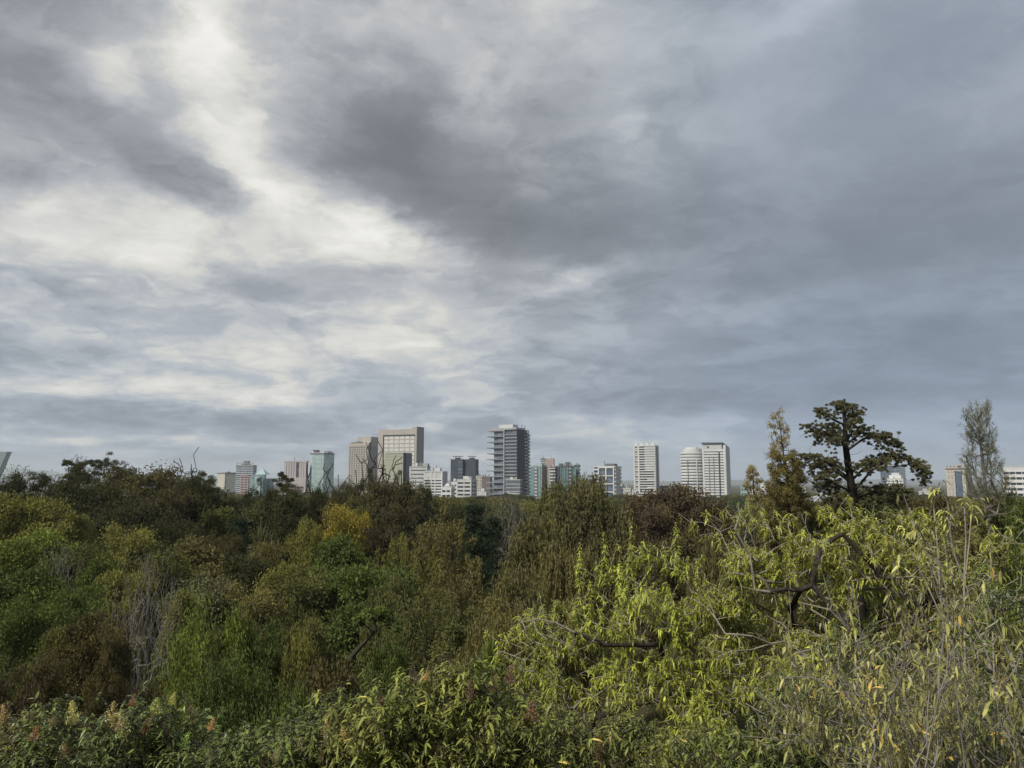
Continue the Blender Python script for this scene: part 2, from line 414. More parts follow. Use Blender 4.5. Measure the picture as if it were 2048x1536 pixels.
def prism(name, mat, outline, z0, z1, parent, top=None):
    """an upright prism from a footprint; top: another outline for the upper edge, or a point"""
    n = len(outline)
    lo = [(x, y, z0) for x, y in outline]
    i = np.arange(n); j = (i + 1) % n
    if top is not None and len(top) == 3 and not hasattr(top[0], '__len__'):
        V = np.array(lo + [top]); P = [np.stack([i, j, np.full(n, n)], -1), np.arange(n)[::-1][None]]
    else:
        up = [(x, y, z1) for x, y in (top or outline)]
        V = np.array(lo + up); P = [np.stack([i, j, j + n, i + n], -1), np.arange(n)[::-1][None], np.arange(n, 2 * n)[None]]
    return link(name, np_mesh(name, V, P, MAT[mat]), parent)

class Tower:
    """A block whose near corner and far edges stand on given bearings. Local x runs along the front from its left end, y to the back."""
    def __init__(s, name, label, pl, pc, pr, ptop, D, th, cat='building', group='city buildings beyond the park'):
        h = lambda p: np.array([at(p, HORIZON, 1.0)[0], 1.0])
        cr = lambda a, b: a[0] * b[1] - a[1] * b[0]
        t = math.radians(th); a = np.array([math.cos(t), math.sin(t)]); b = np.array([-a[1], a[0]])
        C = h(pc) * D; phi = math.atan2(C[0], C[1])
        if t + phi < 0:
            s.w = cr(C, h(pl)) / cr(a, h(pl)); s.d = -cr(C, h(pr)) / cr(b, h(pr)); o = C - s.w * a
        else:
            s.w = -cr(C, h(pr)) / cr(a, h(pr)); s.d = -cr(C, h(pl)) / cr(b, h(pl)); o = C
        s.h = at(pc, ptop, D)[2]
        s.m = D / F                                             # metres per photo pixel out there
        s.root = tag(empty(name, (o[0], o[1], 0), t), label, cat, group)
    def box(s, name, mat, x0, x1, y0, y1, z0, z1, parent=None):
        return link(name, box_mesh(mat), parent or s.root, (x0, y0, z0), None, (x1 - x0, y1 - y0, z1 - z0))
    def core(s, mat='g_dark', name='core', z1=None):
        return s.box(name, mat, 0, s.w, 0, s.d, -.5, z1 or s.h)
    def slabs(s, n, mat, frac=.5, out=.4, z0=0, z1=None, name='floor_band', x0=None, x1=None, y1=None):
        z1 = z1 or s.h; st = (z1 - z0) / n
        for k in range(n):
            z = z0 + st * (k + 1)
            s.box(name, mat, (-out if x0 is None else x0), (s.w + out if x1 is None else x1), -out, (s.d + out if y1 is None else y1), z - st * frac, z)
    def piers(s, xs, mat, pw=.8, out=.55, z0=0, z1=None, name='pier'):
        for x in xs:
            s.box(name, mat, x * s.w - pw / 2, x * s.w + pw / 2, -out, .2, z0, z1 or s.h)
    def side_piers(s, ys, mat, right=True, pw=.8, out=.55, z0=0, z1=None, name='pier'):
        for y in ys:
            x0, x1 = (s.w - .2, s.w + out) if right else (-out, .2)
            s.box(name, mat, x0, x1, y * s.d - pw / 2, y * s.d + pw / 2, z0, z1 or s.h)
    def side_wall(s, mat, right=True, out=.7, y0=0., y1=1., z0=0, z1=None, name='side_wall'):
        x0, x1 = (s.w - .1, s.w + out) if right else (-out, .1)
        s.box(name, mat, x0, x1, y0 * s.d - out * .9 * (y0 == 0), y1 * s.d + out * .9 * (y1 == 1), z0, (z1 or s.h) + .3)
    def roof(s, mat='roof', t=1.0, out=.8, name='roof_slab'):
        slab = s.box(name, mat, -out, s.w + out, -out, s.d + out, s.h + .004, s.h + t)
        inv = slab.matrix_basis.inverted()
        def on_slab(o): o.parent = slab; o.matrix_parent_inverse = inv
        rr = random.Random(int(s.w * 97 + s.h * 13))
        for k in range(rr.randint(2, 4)):                        # tanks, lift houses and masts
            fx, fy, ww = rr.uniform(.08, .8), rr.uniform(.05, .6), rr.uniform(.06, .16)
            on_slab(s.box('rooftop_unit', rr.choice(['grey', 'grey_light', 'steel', 'white2']), fx * s.w, min(.97, fx + ww) * s.w, fy * s.d, min(.97, fy + .25) * s.d, s.h + t, s.h + t + rr.uniform(.9, 2.6)))
        if rr.random() < .6: on_slab(s.mast(rr.uniform(.2, .8), rr.uniform(.2, .7), rr.uniform(3, 7), s.h + t, .16))
        return slab
    def plant(s, fx0, fx1, fy0, fy1, hh, mat='grey', name='rooftop_plant', z=None):
        z = s.h + 1.0 if z is None else z
        return s.box(name, mat, fx0 * s.w, fx1 * s.w, fy0 * s.d, fy1 * s.d, z, z + hh)
    def mast(s, fx, fy, hh, z=None, r=.25, name='antenna'):
        z = s.h if z is None else z
        return s.box(name, 'steel', fx * s.w - r, fx * s.w + r, fy * s.d - r, fy * s.d + r, z, z + hh)

def lin(n, a=0., b=1.): return [a + (b - a) * i / (n - 1) for i in range(n)]

def city():
    # leaning glass block cut by the left edge
    t = Tower('slanted_tower', 'pale ribbed glass tower with an outward-leaning wall at the left edge', -70, -2, 2, 905, 1300, -8)
    ov = 15 * t.m
    fp = [(0, 0), (t.w - ov * 1.6, 0), (t.w - ov * 1.6, 10), (0, 10)]
    tp = [(0, 0), (t.w + ov * .8, 0), (t.w + ov * .8, 10), (0, 10)]
    prism('leaning_shaft', 'g_pale', fp, 0, t.h, t.root, tp)
    for k in range(22):
        f = (k + .5) / 22
        x0 = f * (t.w - ov * 1.6); x1 = f * (t.w + ov * .8)
        prism('rib', 'grey', [(x0, -.7), (x0 + .5, -.7), (x0 + .5, .1), (x0, .1)], 0, t.h, t.root, [(x1, -.7), (x1 + .5, -.7), (x1 + .5, .1), (x1, .1)])
    t.box('parapet', 'grey', -.5, t.w + ov * .8 + .5, -.9, 10.5, t.h, t.h + 1.2)
    # spire
    t = Tower('spire_tower', 'slim blue-grey tower with a pointed fin and mast behind the left treetops', 146, 157, 160, 930, 1500, -14)
    t.core('g_blue'); t.slabs(14, 'slate', .4)
    prism('fin', 'slate', [(0, 0), (t.w, 0), (t.w, t.d), (0, t.d)], t.h, t.h + 5, t.root, (t.w * .25, t.d * .5, t.h + 16))
    t.mast(.25, .5, 10, t.h + 14)
    # flat block left of the mound
    t = Tower('flat_block', 'long grey block with flat roof half hidden behind the dark mound of trees', 236, 268, 272, 938, 1450, -10)
    t.core('slate'); t.slabs(9, 'grey_dark', .5); t.roof('grey_dark', 1.2)
    t = Tower('helipad_block', 'low dark block carrying a helipad deck above the dark mound', 299, 321, 324, 944, 1400, -10)
    t.core('slate'); t.slabs(8, 'grey_dark', .5); t.plant(.35, .6, .3, .7, 3, 'steel'); t.box('helipad', 'steel', -1, t.w + 1, -1, t.d + 1, t.h + 4, t.h + 4.8)
    # cream block
    t = Tower('cream_block', 'cream block with brown roof slab left of the grey banded tower', 435, 450, 472, 947, 1250, 34)
    t = t
    t.core('g_dark'); t.slabs(13, 'cream', .62); t.side_wall('cream', False); t.roof('brown', 1.6, 1.2); t.box('blank_front', 'cream', t.w * .12, t.w + .5, -.9, .2, 0, t.h)
    # grey banded glass tower
    t = Tower('banded_tower', 'blue-grey banded glass tower with roof frame behind the pink block', 471, 505, 512, 931, 1200, -6)
    t.core('g_blue'); t.slabs(17, 'grey_light', .36); t.roof('grey', .8)
    for fx in (.08, .3, .7, .92): t.box('roof_post', 'grey', fx * t.w - .4, fx * t.w + .4, .5, 1.3, t.h, t.h + 3.4)
    t.box('roof_ring', 'grey', -.3, t.w + .3, .3, 1.5, t.h + 3.4, t.h + 4.2); t.plant(.36, .64, .3, .8, 6.0, 'grey_dark')
    # pink block
    t = Tower('pink_block', 'narrow salmon pink block with window rows beside the pyramid-topped glass tower', 482, 496, 498, 951, 1050, -4)
    t.core('g_dark'); t.slabs(12, 'pink', .55); t.piers((.0, .5, 1.), 'pink', 1.1); t.roof('pink_dark', .8)
    # pyramid glass tower
    t = Tower('pyramid_tower', 'teal glass tower with chamfered corners and a pyramid roof', 496, 536, 541, 957, 1000, -7)
    w, d, c = t.w, t.w * .9, t.w * .26
    octo = lambda g: [(c, -g), (w - c, -g), (w + g, c), (w + g, d - c), (w - c, d + g), (c, d + g), (-g, d - c), (-g, c)]
    prism('shaft', 'g_teal', octo(0), 0, t.h, t.root)
    for k in range(12): prism('floor_line', 'slate', octo(.15), t.h * (k + .88) / 12, t.h * (k + 1) / 12, t.root)
    t.box('gable', 'g_pale', w * .36, w * .64, -1.4, 2, 0, t.h + 6 * t.m * .6); t.plant(.2, .8, .2, .8, 8 * t.m, 'g_teal', 'upper_storey', t.h)
    z = t.h + 8 * t.m
    prism('pyramid_roof', 'g_pale', [(w * .22, d * .2), (w * .78, d * .2), (w * .78, d * .8), (w * .22, d * .8)], z, z, t.root, (w * .5, d * .5, z + 13 * t.m))
    # rose block with deep portal
    t = Tower('portal_block', 'rose concrete block with tall columns and a deep dark portal', 568, 612, 615, 924, 1150, -12)
    t.core('g_dark'); n = 9
    t.slabs(8, 'rose', .55, .3, t.h * .3, t.h * .62)
    for i in range(n):
        if i == 5: continue
        t.box('column', 'rose', t.w * (i + .08) / n, t.w * (i + .92) / n, -1.0, .3, t.h * .62, t.h - .5)
    t.box('cornice', 'rose', -.8, t.w + .8, -1.3, t.d, t.h - .5, t.h + 1.6); t.box('portal_jamb', 'rose', 0, t.w * .42, -1.5, .2, 0, t.h * .4); t.box('portal_jamb', 'rose', t.w * .92, t.w, -1.5, .2, 0, t.h * .4)
    t.box('portal_lintel', 'rose', -.3, t.w + .3, -1.8, .2, t.h * .4, t.h * .62); t.box('portal_recess', 'brown', t.w * .42, t.w * .92, -.5, .2, 0, t.h * .4)
    t.mast(.42, .5, 6, t.h + 1.5)
    # pale glass octagon
    t = Tower('octagon_tower', 'tall pale blue-green glass tower with white crown', 615, 654, 658, 908, 1150, -11)
    w = t.w; d = w * .95; c = w * .2
    octo2 = lambda g: [(c - g * .4, -g), (w - c + g * .4, -g), (w + g, c), (w + g, d - c), (w - c, d + g), (c, d + g), (-g, d - c), (-g, c)]
    prism('shaft', 'g_pale', octo2(0), 0, t.h, t.root)
    prism('crown_band', 'violet', octo2(.7), t.h, t.h + 1.6, t.root); prism('crown', 'grey_light', octo2(-3.0), t.h + 1.6, t.h + 6 * t.m, t.root)
    t.plant(.2, .5, .2, .6, 2.0, 'steel', z=t.h + 6 * t.m)
    for fx in (.33, .66): t.box('edge_fin', 'grey_light', fx * w - .25, fx * w + .25, -.35, .1, 0, t.h)
    for k in range(1, 10): prism('floor_line', 'teal', octo2(.12), t.h * k / 10, t.h * k / 10 + .5, t.root)
    # beige hotel slab
    t = Tower('beige_hotel', 'beige hotel tower with fine window grid and blank shaded side', 697, 735, 753, 888, 1000, -26)
    t.core('g_dark'); t.slabs(34, 'beige', .55, .35); t.piers(lin(9), 'beige', 1.25, .55); t.side_wall('beige_shaded'); t.roof('beige', 1.4, .6)  # side wall carries the right face's shade in its colour
    t.box('parapet', 'beige', -.6, t.w + .7, -.7, t.d, t.h * .965, t.h + 1.2)
    z = t.h + 1.2
    t.box('penthouse', 'beige', t.w * .28, t.w + .75, t.d * .22, t.d + .7, z, z + 13 * t.m); t.box('canopy', 'brown', t.w * .12, t.w * .62, -.6, t.d * .4, z + .01, z + 1.4)
    # great beige hotel
    t = Tower('frame_hotel', 'tallest beige hotel slab with a frame of blank wall around big pale windows', 757, 833, 845, 858, 1050, -19)
    H, w = t.h, t.w
    t.core('g_green'); zt = H - 11 * t.m
    t.box('frame_top', 'beige', -.6, w - 9 * t.m, -2.4, t.d, zt, H); t.box('frame_post', 'beige', -.6, w * .115, -2.4, 3, 0, zt); t.box('frame_post', 'beige', w * .97, w + .5, -2.6, t.d * .4, 0, H + 4.5 * t.m)
    t.box('lift_tower', 'beige_shaded', w - 9 * t.m, w + 1.0, t.d * .02, t.d + .5, 0, H + 5 * t.m); t.box('crown_wall', 'beige', w - 9 * t.m, w * .97, -2.5, t.d * .02, zt, H + 4.5 * t.m)
    t.box('sill_line', 'cream', w * .12, w * .97, -.9, .1, H * .02, H * .03)
    z0 = zt
    for r in range(13):
        zz = z0 - (r + 1) * 8.1 * t.m
        if zz < 2: break
        t.box('spandrel', 'beige', w * .13, w * .97, -.7, .1, zz + 5.8 * t.m, zz + 8.1 * t.m)
        for c in range(6):
            if r < 7 or c == 5:
                x = w * (.135 + .139 * c)
                t.box('window', 'g_light', x, x + w * .105, -.5, .1, zz, zz + 5.8 * t.m)
        if r < 7:
            for c in range(1, 6): t.box('mullion', 'beige', w * (.135 + .139 * c) - w * .034, w * (.135 + .139 * c), -.6, .1, zz, zz + 5.8 * t.m)
    # olive glass block
    t = Tower('olive_glass_block', 'yellow-green mirror glass block with dark violet side in front of the tallest hotel', 768, 806, 822, 906, 900, -28)
    t.core('g_green'); t.side_wall('violet', out=.6, y0=.3); t.box('dark_corner', 'charcoal', t.w - .2, t.w + .5, -.3, t.d * .3, 0, t.h + .4)
    for k in range(1, 20): t.box('floor_line', 'cream', -.12, t.w - .2, -.15, 1, t.h * k / 20, t.h * k / 20 + .35)
    t.box('parapet', 'cream', -.4, t.w + .55, -.5, 1.2, t.h - .2, t.h + .5)
    # grey ornamented
    t = Tower('grey_office', 'grey office block with a pitched rooftop frame beside the olive glass block', 820, 853, 859, 934, 850, -12)
    t.core('g_dark'); t.slabs(11, 'grey_light', .72, .4); t.piers((0, 1), 'grey_light', 1.6); t.roof('grey', 1.0); t.plant(.25, 1.0, .3, .9, 3.0, 'grey')
    prism('roof_frame', 'steel', [(t.w * .42, 2), (t.w * .72, 2), (t.w * .72, 6), (t.w * .42, 6)], t.h + 1, t.h + 1, t.root, (t.w * .57, 4, t.h + 7)); t.plant(.3, .42, .1, .3, 3.5, 'white')
    # white banded
    t = Tower('white_banded_flats', 'white apartment block with dark window rows and white piers', 849, 884, 893, 944, 780, -18)
    t.core('g_night'); t.slabs(12, 'white', .55, .5, 0, t.h * .84); t.box('blank_top', 'grey_light', -.4, t.w + .4, -.4, t.d, t.h * .84 + .01, t.h); t.piers((0, .4, .62, 1.), 'white', 1.0, .8); t.side_wall('grey_light', out=.8)
    t.roof('white2', .8); t.plant(.4, .8, .3, .7, 3, 'grey_light'); t.mast(.55, .5, 4, t.h + 3)
    # dark twins
    for nm, lb, a, b, c in (('dark_twin', 'left of the two dark twin towers with star-shaped roof decks', 901, 925, 930, ), ('dark_twin', 'right of the two dark twin towers with star-shaped roof decks', 930, 951, 957)):
        t = Tower(nm, lb, a, b, c, 919, 1150, -14, group='dark twin towers')
        t.core('charcoal'); t.plant(.3, .7, .3, .7, 5 * t.m * .8, 'charcoal', z=t.h)
        for q in range(4):
            o = t.box('roof_deck_arm', 'steel', -t.w * .42, t.w * .42, -.9, .9, 0, .8)
            o.location = (t.w / 2, t.d / 2, t.h + 4.4); o.rotation_euler = (0, 0, q * math.pi / 4)
            v = Matrix.Rotation(q * math.pi / 4, 3, 'Z') @ Vector((t.w * .42, .9, 0)); o.location = (t.w / 2 - v.x, t.d / 2 - v.y, t.h + 4.4 + q * .02)
        xs = (.08, .2) if a == 901 else (.0,)
        for k in range(9):
            for fx in xs:
                t.box('window', 'g_grey', t.w * fx, t.w * (fx + .08), -.25, .1, t.h * .25 + k * t.h * .055, t.h * .25 + k * t.h * .055 + 1.8)
        if a == 901:
            for k in range(12): t.box('glass_link', 'g_blue', t.w * .62, t.w * 1.0, -.4, .2, t.h * (.08 * k + .03), t.h * (.08 * k + .085))
        t.roof('steel', .5, .3)
    # low white flats in the middle
    lows = [('white_flats', 'stepped white terrace flats below the left dark twin tower', 884, 902, 908, 975, 700, 'white', 6),
            ('white_flats', 'low white flats with ribbon windows right of the stepped terrace flats', 903, 914, 916, 965, 740, 'white', 8),
            ('white_flats', 'tall pale flats with balconies below the right dark twin tower', 915, 942, 952, 960, 720, 'white2', 9),
            ('low_house', 'small grey-white block left of the balcony tower foot', 956, 972, 976, 985, 690, 'grey_light', 4)]
    for nm, lb, a, b, c, top, D, mt, n in lows:
        t = Tower(nm, lb, a, b, c, top, D, -20, group='low flats in the middle of the skyline')
        t.core('g_night'); t.slabs(n, mt, .56, .5); t.piers(lin(3), mt, 1.0, .7); t.side_piers((0.05, .5, 1), mt, True, 1.2); t.plant(.3, .7, .3, .8, 2.6, mt); t.roof(mt, .7, .6)
    t = Tower('beige_slab', 'narrow beige slab block left of the brown block', 953, 965, 968, 952, 1000, -14); t.core('g_dark'); t.slabs(12, 'cream', .75, .3); t.piers((.0, .5, 1), 'cream', 1.4); t.roof('beige', .8)
    t = Tower('brown_block', 'narrow brown-violet block with roof frame beside the balcony tower', 964, 980, 984, 955, 950, -14); t.core('violet'); t.slabs(11, 'brown', .8, .3)
    for fx in (.35, .85): t.mast(fx, .3, 7 * t.m, t.h, .3, 'roof_post')
    t.box('roof_beam', 'grey', t.w * .3, t.w * .9, t.d * .25, t.d * .35, t.h + 6.4 * t.m, t.h + 7 * t.m); t.roof('brown', .6)
    # the balcony tower
    t = Tower('balcony_tower', 'tall grey glass tower with jutting balconies and a dark blank side', 988, 1034, 1058, 858, 820, -31)
    H, w = t.h, t.w
    t.core('g_grey'); t.box('side_wall', 'charcoal', w - .1, w + .6, -.4, t.d * .62, 0, H - .3)
    bx = w * .47
    n = 23
    for k in range(n):
        z = H - 4.0 - k * (H - 4) / n
        t.box('balcony_edge', 'blue_grey', bx + 1.0, w + .3, -1.0, .2, z - 2.3, z - .75)
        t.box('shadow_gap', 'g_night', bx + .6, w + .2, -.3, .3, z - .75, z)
        t.box('dark_window', 'g_night', bx + .55, bx + 2.4, -.5, .1, z - 2.2, z - .2)
        t.box('corner_balcony', 'grey_light' if k % 5 else 'grey', w - .1, w + 1.2, t.d * .60, t.d * .80, z - 2.6, z - 1.4)
        t.box('corner_band', 'blue_grey', w - .1, w + 1.4, t.d * .84, t.d + .4, z - 2.8, z - .6)
    t.box('corner_recess', 'g_night', w - .1, w + .35, t.d * .6, t.d * .85, 0, H - 1); t.box('corner_mast', 'grey', w - .1, w + 1.6, t.d * .80, t.d * .84, 0, H - 1)
    for k in range(13):
        z = H - 1.4 - k * (H * .071)
        if z < 1: break
        jut = -13 * t.m * (1.15 if k < 11 else .9)
        prism('balcony_slab', 'blue_grey' if k % 6 else 'grey', [(jut, -2.6), (-2.6, -3.2), (bx, -1.6), (bx, 3), (jut, 9)], z - .3, z + .7, t.root)
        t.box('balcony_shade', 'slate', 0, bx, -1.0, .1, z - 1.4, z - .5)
    t.box('front_rib', 'grey', bx - .5, bx + .6, -1.9, .2, 0, H + .5); t.box('roof_edge', 'grey', -2, w + .5, -2.0, t.d * .6, H - .4, H + 1.6)
    t.box('roof_house', 'grey_light', w * .16, w * .78, 2, t.d * .5, H + 1.6, H + 5.4); t.mast(.9, .6, 6, H); t.mast(.98, .7, 5, H)
    t = Tower('glass_annex', 'lower grey glass annex at the foot of the balcony tower', 1012, 1040, 1044, 960, 770, -24); t.core('g_grey'); t.slabs(9, 'grey', .25, .3); t.roof('grey_light', .6)
    # teal pair and pink stalk
    t = Tower('teal_block', 'teal glass block with a central window shaft right of the balcony tower', 1061, 1084, 1093, 934, 950, -34)
    t.core('g_teal'); t.side_wall('brown'); t.box('window_shaft', 'slate', t.w * .32, t.w * .66, -.6, .1, 0, t.h)
    for k in range(12): t.box('window', 'grey_light', t.w * .38, t.w * .6, -.85, -.4, t.h * (k + .35) / 12, t.h * (k + .75) / 12)
    t.roof('teal', 2.2, .3); t.plant(.3, .9, .3, .8, 3, 'grey'); t.piers((.0, .8, 1.), 'teal', 1.2)
    t = Tower('blue_slab', 'slim pale blue slab behind the pink tower', 1082, 1090, 1092, 919, 1100, -8); t.core('g_blue'); t.slabs(18, 'grey_light', .5, .3); t.roof('steel', 1.5)
    t = Tower('pink_tower', 'slender pale pink tower between the teal glass blocks', 1093, 1106, 1109, 919, 1080, -8); t.core('g_dark'); t.slabs(24, 'rose', .86, .4); t.piers((.04, .5, .96), 'pink', 3.2, .7); t.roof('pink', 1.5, .3)
    t = Tower('white_window_slab', 'narrow slab with white floor bands between pink tower and dark wall', 1100, 1110, 1111, 935, 940, -6); t.core('g_night'); t.slabs(13, 'white', .5, .4); t.roof('brown', 1)
    t = Tower('teal_wide_block', 'wide pale teal glass block with dark left wall and central shaft', 1110, 1120, 1152, 934, 930, 12)
    t.core('g_teal'); t.side_wall('charcoal', False); t.box('window_shaft', 'slate', t.w * .50, t.w * .74, -.6, .1, 0, t.h)
    for k in range(11): t.box('window', 'grey_light', t.w * .55, t.w * .69, -.85, -.4, t.h * (k + .35) / 11, t.h * (k + .75) / 11)
    t.piers((.03, .3, .46, .97), 'teal', 1.0); t.roof('slate', 1.6, .3); t.plant(.1, .3, .2, .6, 3.5, 'grey_dark'); t.plant(.5, .75, .2, .6, 5, 'grey_dark')
    t = Tower('balcony_slab', 'thin slab with dark round balconies at the right end of the teal block', 1150, 1158, 1160, 931, 945, -16); t.core('g_teal'); t.slabs(12, 'slate', .4, .6); t.roof('slate', 1)
    # small grey and white grid
    t = Tower('small_grey_block', 'small grey block left of the white-gridded building', 1172, 1185, 1188, 957, 800, -14); t.core('g_dark'); t.slabs(7, 'grey', .4); t.piers((0, 1), 'white2', .9); t.plant(.2, .9, .2, .8, 2.6, 'slate')
    t = Tower('white_grid_building', 'mid-height glass building framed by a white concrete grid', 1189, 1230, 1242, 934, 720, -22)
    t.core('g_blue'); t.piers((.22, .58, .95), 'white', 1.1, 1.2)
    for k in range(6): t.box('white_beam', 'white', t.w * .22, t.w * .97, -1.0, .2, t.h - 1 - k * t.h * .17, t.h - k * t.h * .17)
    for k in range(12):
        z = t.h - 3 - k * t.h / 12
        if z < 0: break
        t.box('side_balcony', 'white', -.8, t.w * .19, -1.2, .2, z, z + 1.5); t.box('balcony', 'white2', t.w - .1, t.w + 1.2, -.6, t.d * .95, z, z + 1.3)
        t.box('glass_floor_line', 'slate', t.w * .23, t.w * .94, -.3, .1, z, z + .5)
    t.roof('white', .9, 1.0); t.plant(.5, .95, .1, .6, 2.2, 'slate')
    # low houses between
    rr = random.Random(4)
    spots = [(1238, 1252, 974, 'slate', 'flat dark-roofed house right of the white-gridded building'), (1248, 1262, 978, 'white2', 'low white house left of the white tower'), (1262, 1273, 984, 'grey_light', 'pale grey low house at the white tower foot'),
             (1482, 1500, 972, 'teal', 'low teal glass office right of the twin white towers'), (1500, 1520, 984, 'white', 'low white house behind the small poplar'), (1522, 1545, 968, 'white', 'white block with dark top left of the tall poplar'),
             (1585, 1612, 975, 'cream', 'cream low block between tall poplar and cypress'), (1632, 1655, 958, 'slate', 'grey block showing behind the cypress branches'), (1775, 1808, 985, 'white', 'white low roof showing under the cypress right limb'),
             (1838, 1870, 984, 'grey_light', 'pale low block right of the cypress'), (1010, 1060, 992, 'grey', 'low grey podium under the balcony tower'), (1135, 1175, 990, 'grey_light', 'low pale podium under the teal block'),
             (545, 575, 984, 'rose', 'low rose podium left of the portal block'), (660, 700, 990, 'grey', 'low grey podium left of the beige hotel'), (436, 470, 985, 'grey_dark', 'low dark podium under the cream block')]
    for a, b, top, mt, lb in spots:
        t = Tower('low_building', lb, a, b - 2, b, top, rr.uniform(640, 720), -14 - math.degrees(math.atan((a - 1024) / F)), group='low buildings along the park edge')
        n = max(3, int(t.h / 3.4)); t.core('g_night'); t.slabs(n, mt, .6, .4); t.piers(lin(4), mt, .9); t.roof(mt, .8); t.plant(.2, .5, .2, .7, 1.8, 'grey')
    # white tower
    t = Tower('white_tower', 'tall white apartment tower with dark window strips standing alone', 1269, 1311, 1318, 890, 850, -18)
    H, w = t.h, t.w; t.core('white2'); n = 26; st = H / n
    rr = random.Random(9)
    for k in range(n):
        z = H - st * (k + 1)
        t.box('floor_band', 'white', -.5, w + .4, -.7, t.d, z + st * .5, z + st * .94)
        lenx = .5 if k < 10 else (.93 if rr.random() < .7 else .6)
        t.box('window_strip', 'g_night', w * .26, w * (lenx if k < 10 else lenx), -.35, .1, z + .1, z + st * .5)
        if k % 2 == 0: t.box('window_strip', 'g_dark', w * .04, w * .18, -.3, .1, z + .1, z + st * .45)
    t.piers((0.01, .22), 'white', 1.6, .8); t.side_wall('grey_light', out=.6, y0=.0)
    t.box('side_slot', 'grey_dark', w + .3, w + .9, t.d * .3, t.d * .6, 0, H - 2)
    for i in range(4): t.box('roof_crenel', 'white', w * (.03 + .27 * i), w * (.16 + .27 * i), 1, 5, H, H + 2.4)
    t = Tower('blue_box', 'flat blue-grey glass box right of the white tower', 1317, 1335, 1339, 973, 900, -12); t.core('g_blue'); t.slabs(8, 'slate', .2, .2); t.roof('slate', .8)
    t = Tower('blue_box', 'smaller slate box beyond the flat blue-grey glass box', 1338, 1350, 1353, 980, 980, -12); t.core('slate'); t.slabs(6, 'slate', .4, .2); t.roof('steel', .6)
    # round-fronted tower
    t = Tower('round_tower', 'left twin tower, white with a curved front and window ribbons', 1362, 1408, 1410, 903, 870, -17)
    H, w = t.h, t.w; n = 19; st = H / n
    arc = lambda g, f=1.0: [(w / 2 + (w / 2 + g) * math.cos(a), 6 - (w * .34 + g) * f * math.sin(a)) for a in np.linspace(math.pi, 0, 19)] + [(w + g, w * .7), (-g, w * .7)]
    prism('shaft', 'g_dark', arc(0), 0, H, t.root)
    band = np_mesh('curved_band', *(lambda o: (np.array([(x, y, 0) for x, y in o] + [(x, y, 1) for x, y in o]), [np.array([(i, (i + 1) % len(o), (i + 1) % len(o) + len(o), i + len(o)) for i in range(len(o))]), np.arange(len(o))[::-1][None], np.arange(len(o), 2 * len(o))[None]]))(arc(.6)), MAT['white'])
    for k in range(n):
        fr = .72 if k not in (8, 9, 14, 15) else .56
        link('floor_band', band, t.root, (0, 0, st * k + st * (1 - fr)), None, (1, 1, st * fr - .02))
    for fx in (.33, .72): t.box('pier', 'slate' if fx < .5 else 'white', fx * w - .4, fx * w + .4, 6 - w * .36, 4, 0, H * .86)
    link('crown', band, t.root, (w * .12, 2, H), None, (.76, .76, 3.4)); link('roof_drum', band, t.root, (w * .25, 4, H + 3.4), None, (.5, .5, 1.6))
    # flat-fronted tower
    t = Tower('slab_topped_tower', 'right twin tower, white and taller with an oversailing roof slab and dark shaft', 1408, 1452, 1460, 890, 860, -19)
    H, w = t.h, t.w; t.core('g_dark'); t.slabs(22, 'white', .66, .6, 0, H * .93); t.box('top_storey', 'white2', -.4, w * .86, -.5, t.d, H * .93, H + 1.8); t.box('roof_slab', 'steel', -1.5, w * .92, -2, t.d, H + 1.8, H + 3.0); t.box('top_storey', 'white2', w * .88, w, 0, t.d, H * .93, H * .95)
    t.box('dark_shaft', 'charcoal', w * .70, w * .76, -1.0, .2, 0, H * .9); t.piers((.27, .48), 'slate', .7, .9, 0, H * .8); t.piers((0., .97), 'white', 1.8, .9)
    t.box('top_window', 'g_dark', w * .2, w * .27, -.8, .1, H * .955, H * .985); t.side_wall('white2', out=.9)
    # right hand group behind the cypress
    t = Tower('glass_tower', 'blue-grey glass tower glimpsed behind the cypress limb', 1762, 1800, 1812, 932, 1100, -34); t.core('g_blue'); t.slabs(17, 'slate', .25, .3); t.roof('grey', 1); t.mast(.4, .5, 8)
    t = Tower('stepped_white_block', 'stepped white block in front of the blue-grey glass tower', 1774, 1806, 1812, 958, 980, -32); t.core('g_night'); t.slabs(10, 'white', .6, .5); t.roof('white', .8)
    t.plant(.12, .88, .12, .9, 4, 'white', 'upper_storey'); t.plant(.25, .75, .25, .8, 3, 'grey_light', 'upper_storey', t.h + 5); t.piers(lin(5), 'white', 1.0)
    t = Tower('blue_strip_building', 'beige building with a tall blue glass strip left of the feathery right tree', 1893, 1932, 1945, 937, 700, -40)
    t.core('cream'); t.box('glass_strip', 'g_blue', t.w * .50, t.w * .82, -.5, .2, 0, t.h - 2); t.box('glass_strip_dark', 'g_night', t.w * .46, t.w * .50, -.6, .2, 0, t.h - 2)
    for k in range(8):
        for fx in (.08, .26): t.box('window', 'pink', t.w * fx, t.w * (fx + .1), -.3, .1, t.h * (k + .3) / 8, t.h * (k + .75) / 8)
        t.box('floor_line', 'beige', -.2, t.w * .46, -.25, .1, t.h * (k + .9) / 8, t.h * (k + .97) / 8)
    t.roof('beige', 1.2, 1.0); t.plant(.2, .9, .2, .8, 2.2, 'beige')
    for fx in lin(6, .05, .95): t.mast(fx, .1, 1.6, t.h + 1.2, .4, 'roof_post')
    t = Tower('striped_office', 'white and dark striped office block at the right edge', 2008, 2110, 2120, 937, 650, -42)
    t.core('g_night'); t.slabs(9, 'white', .55, .6); t.roof('white', .9, .8); t.box('roof_screen', 'grey', 0, t.w, 1, 2, t.h + .9, t.h + 2.6); t.piers(lin(9), 'grey_light', .5, .3)
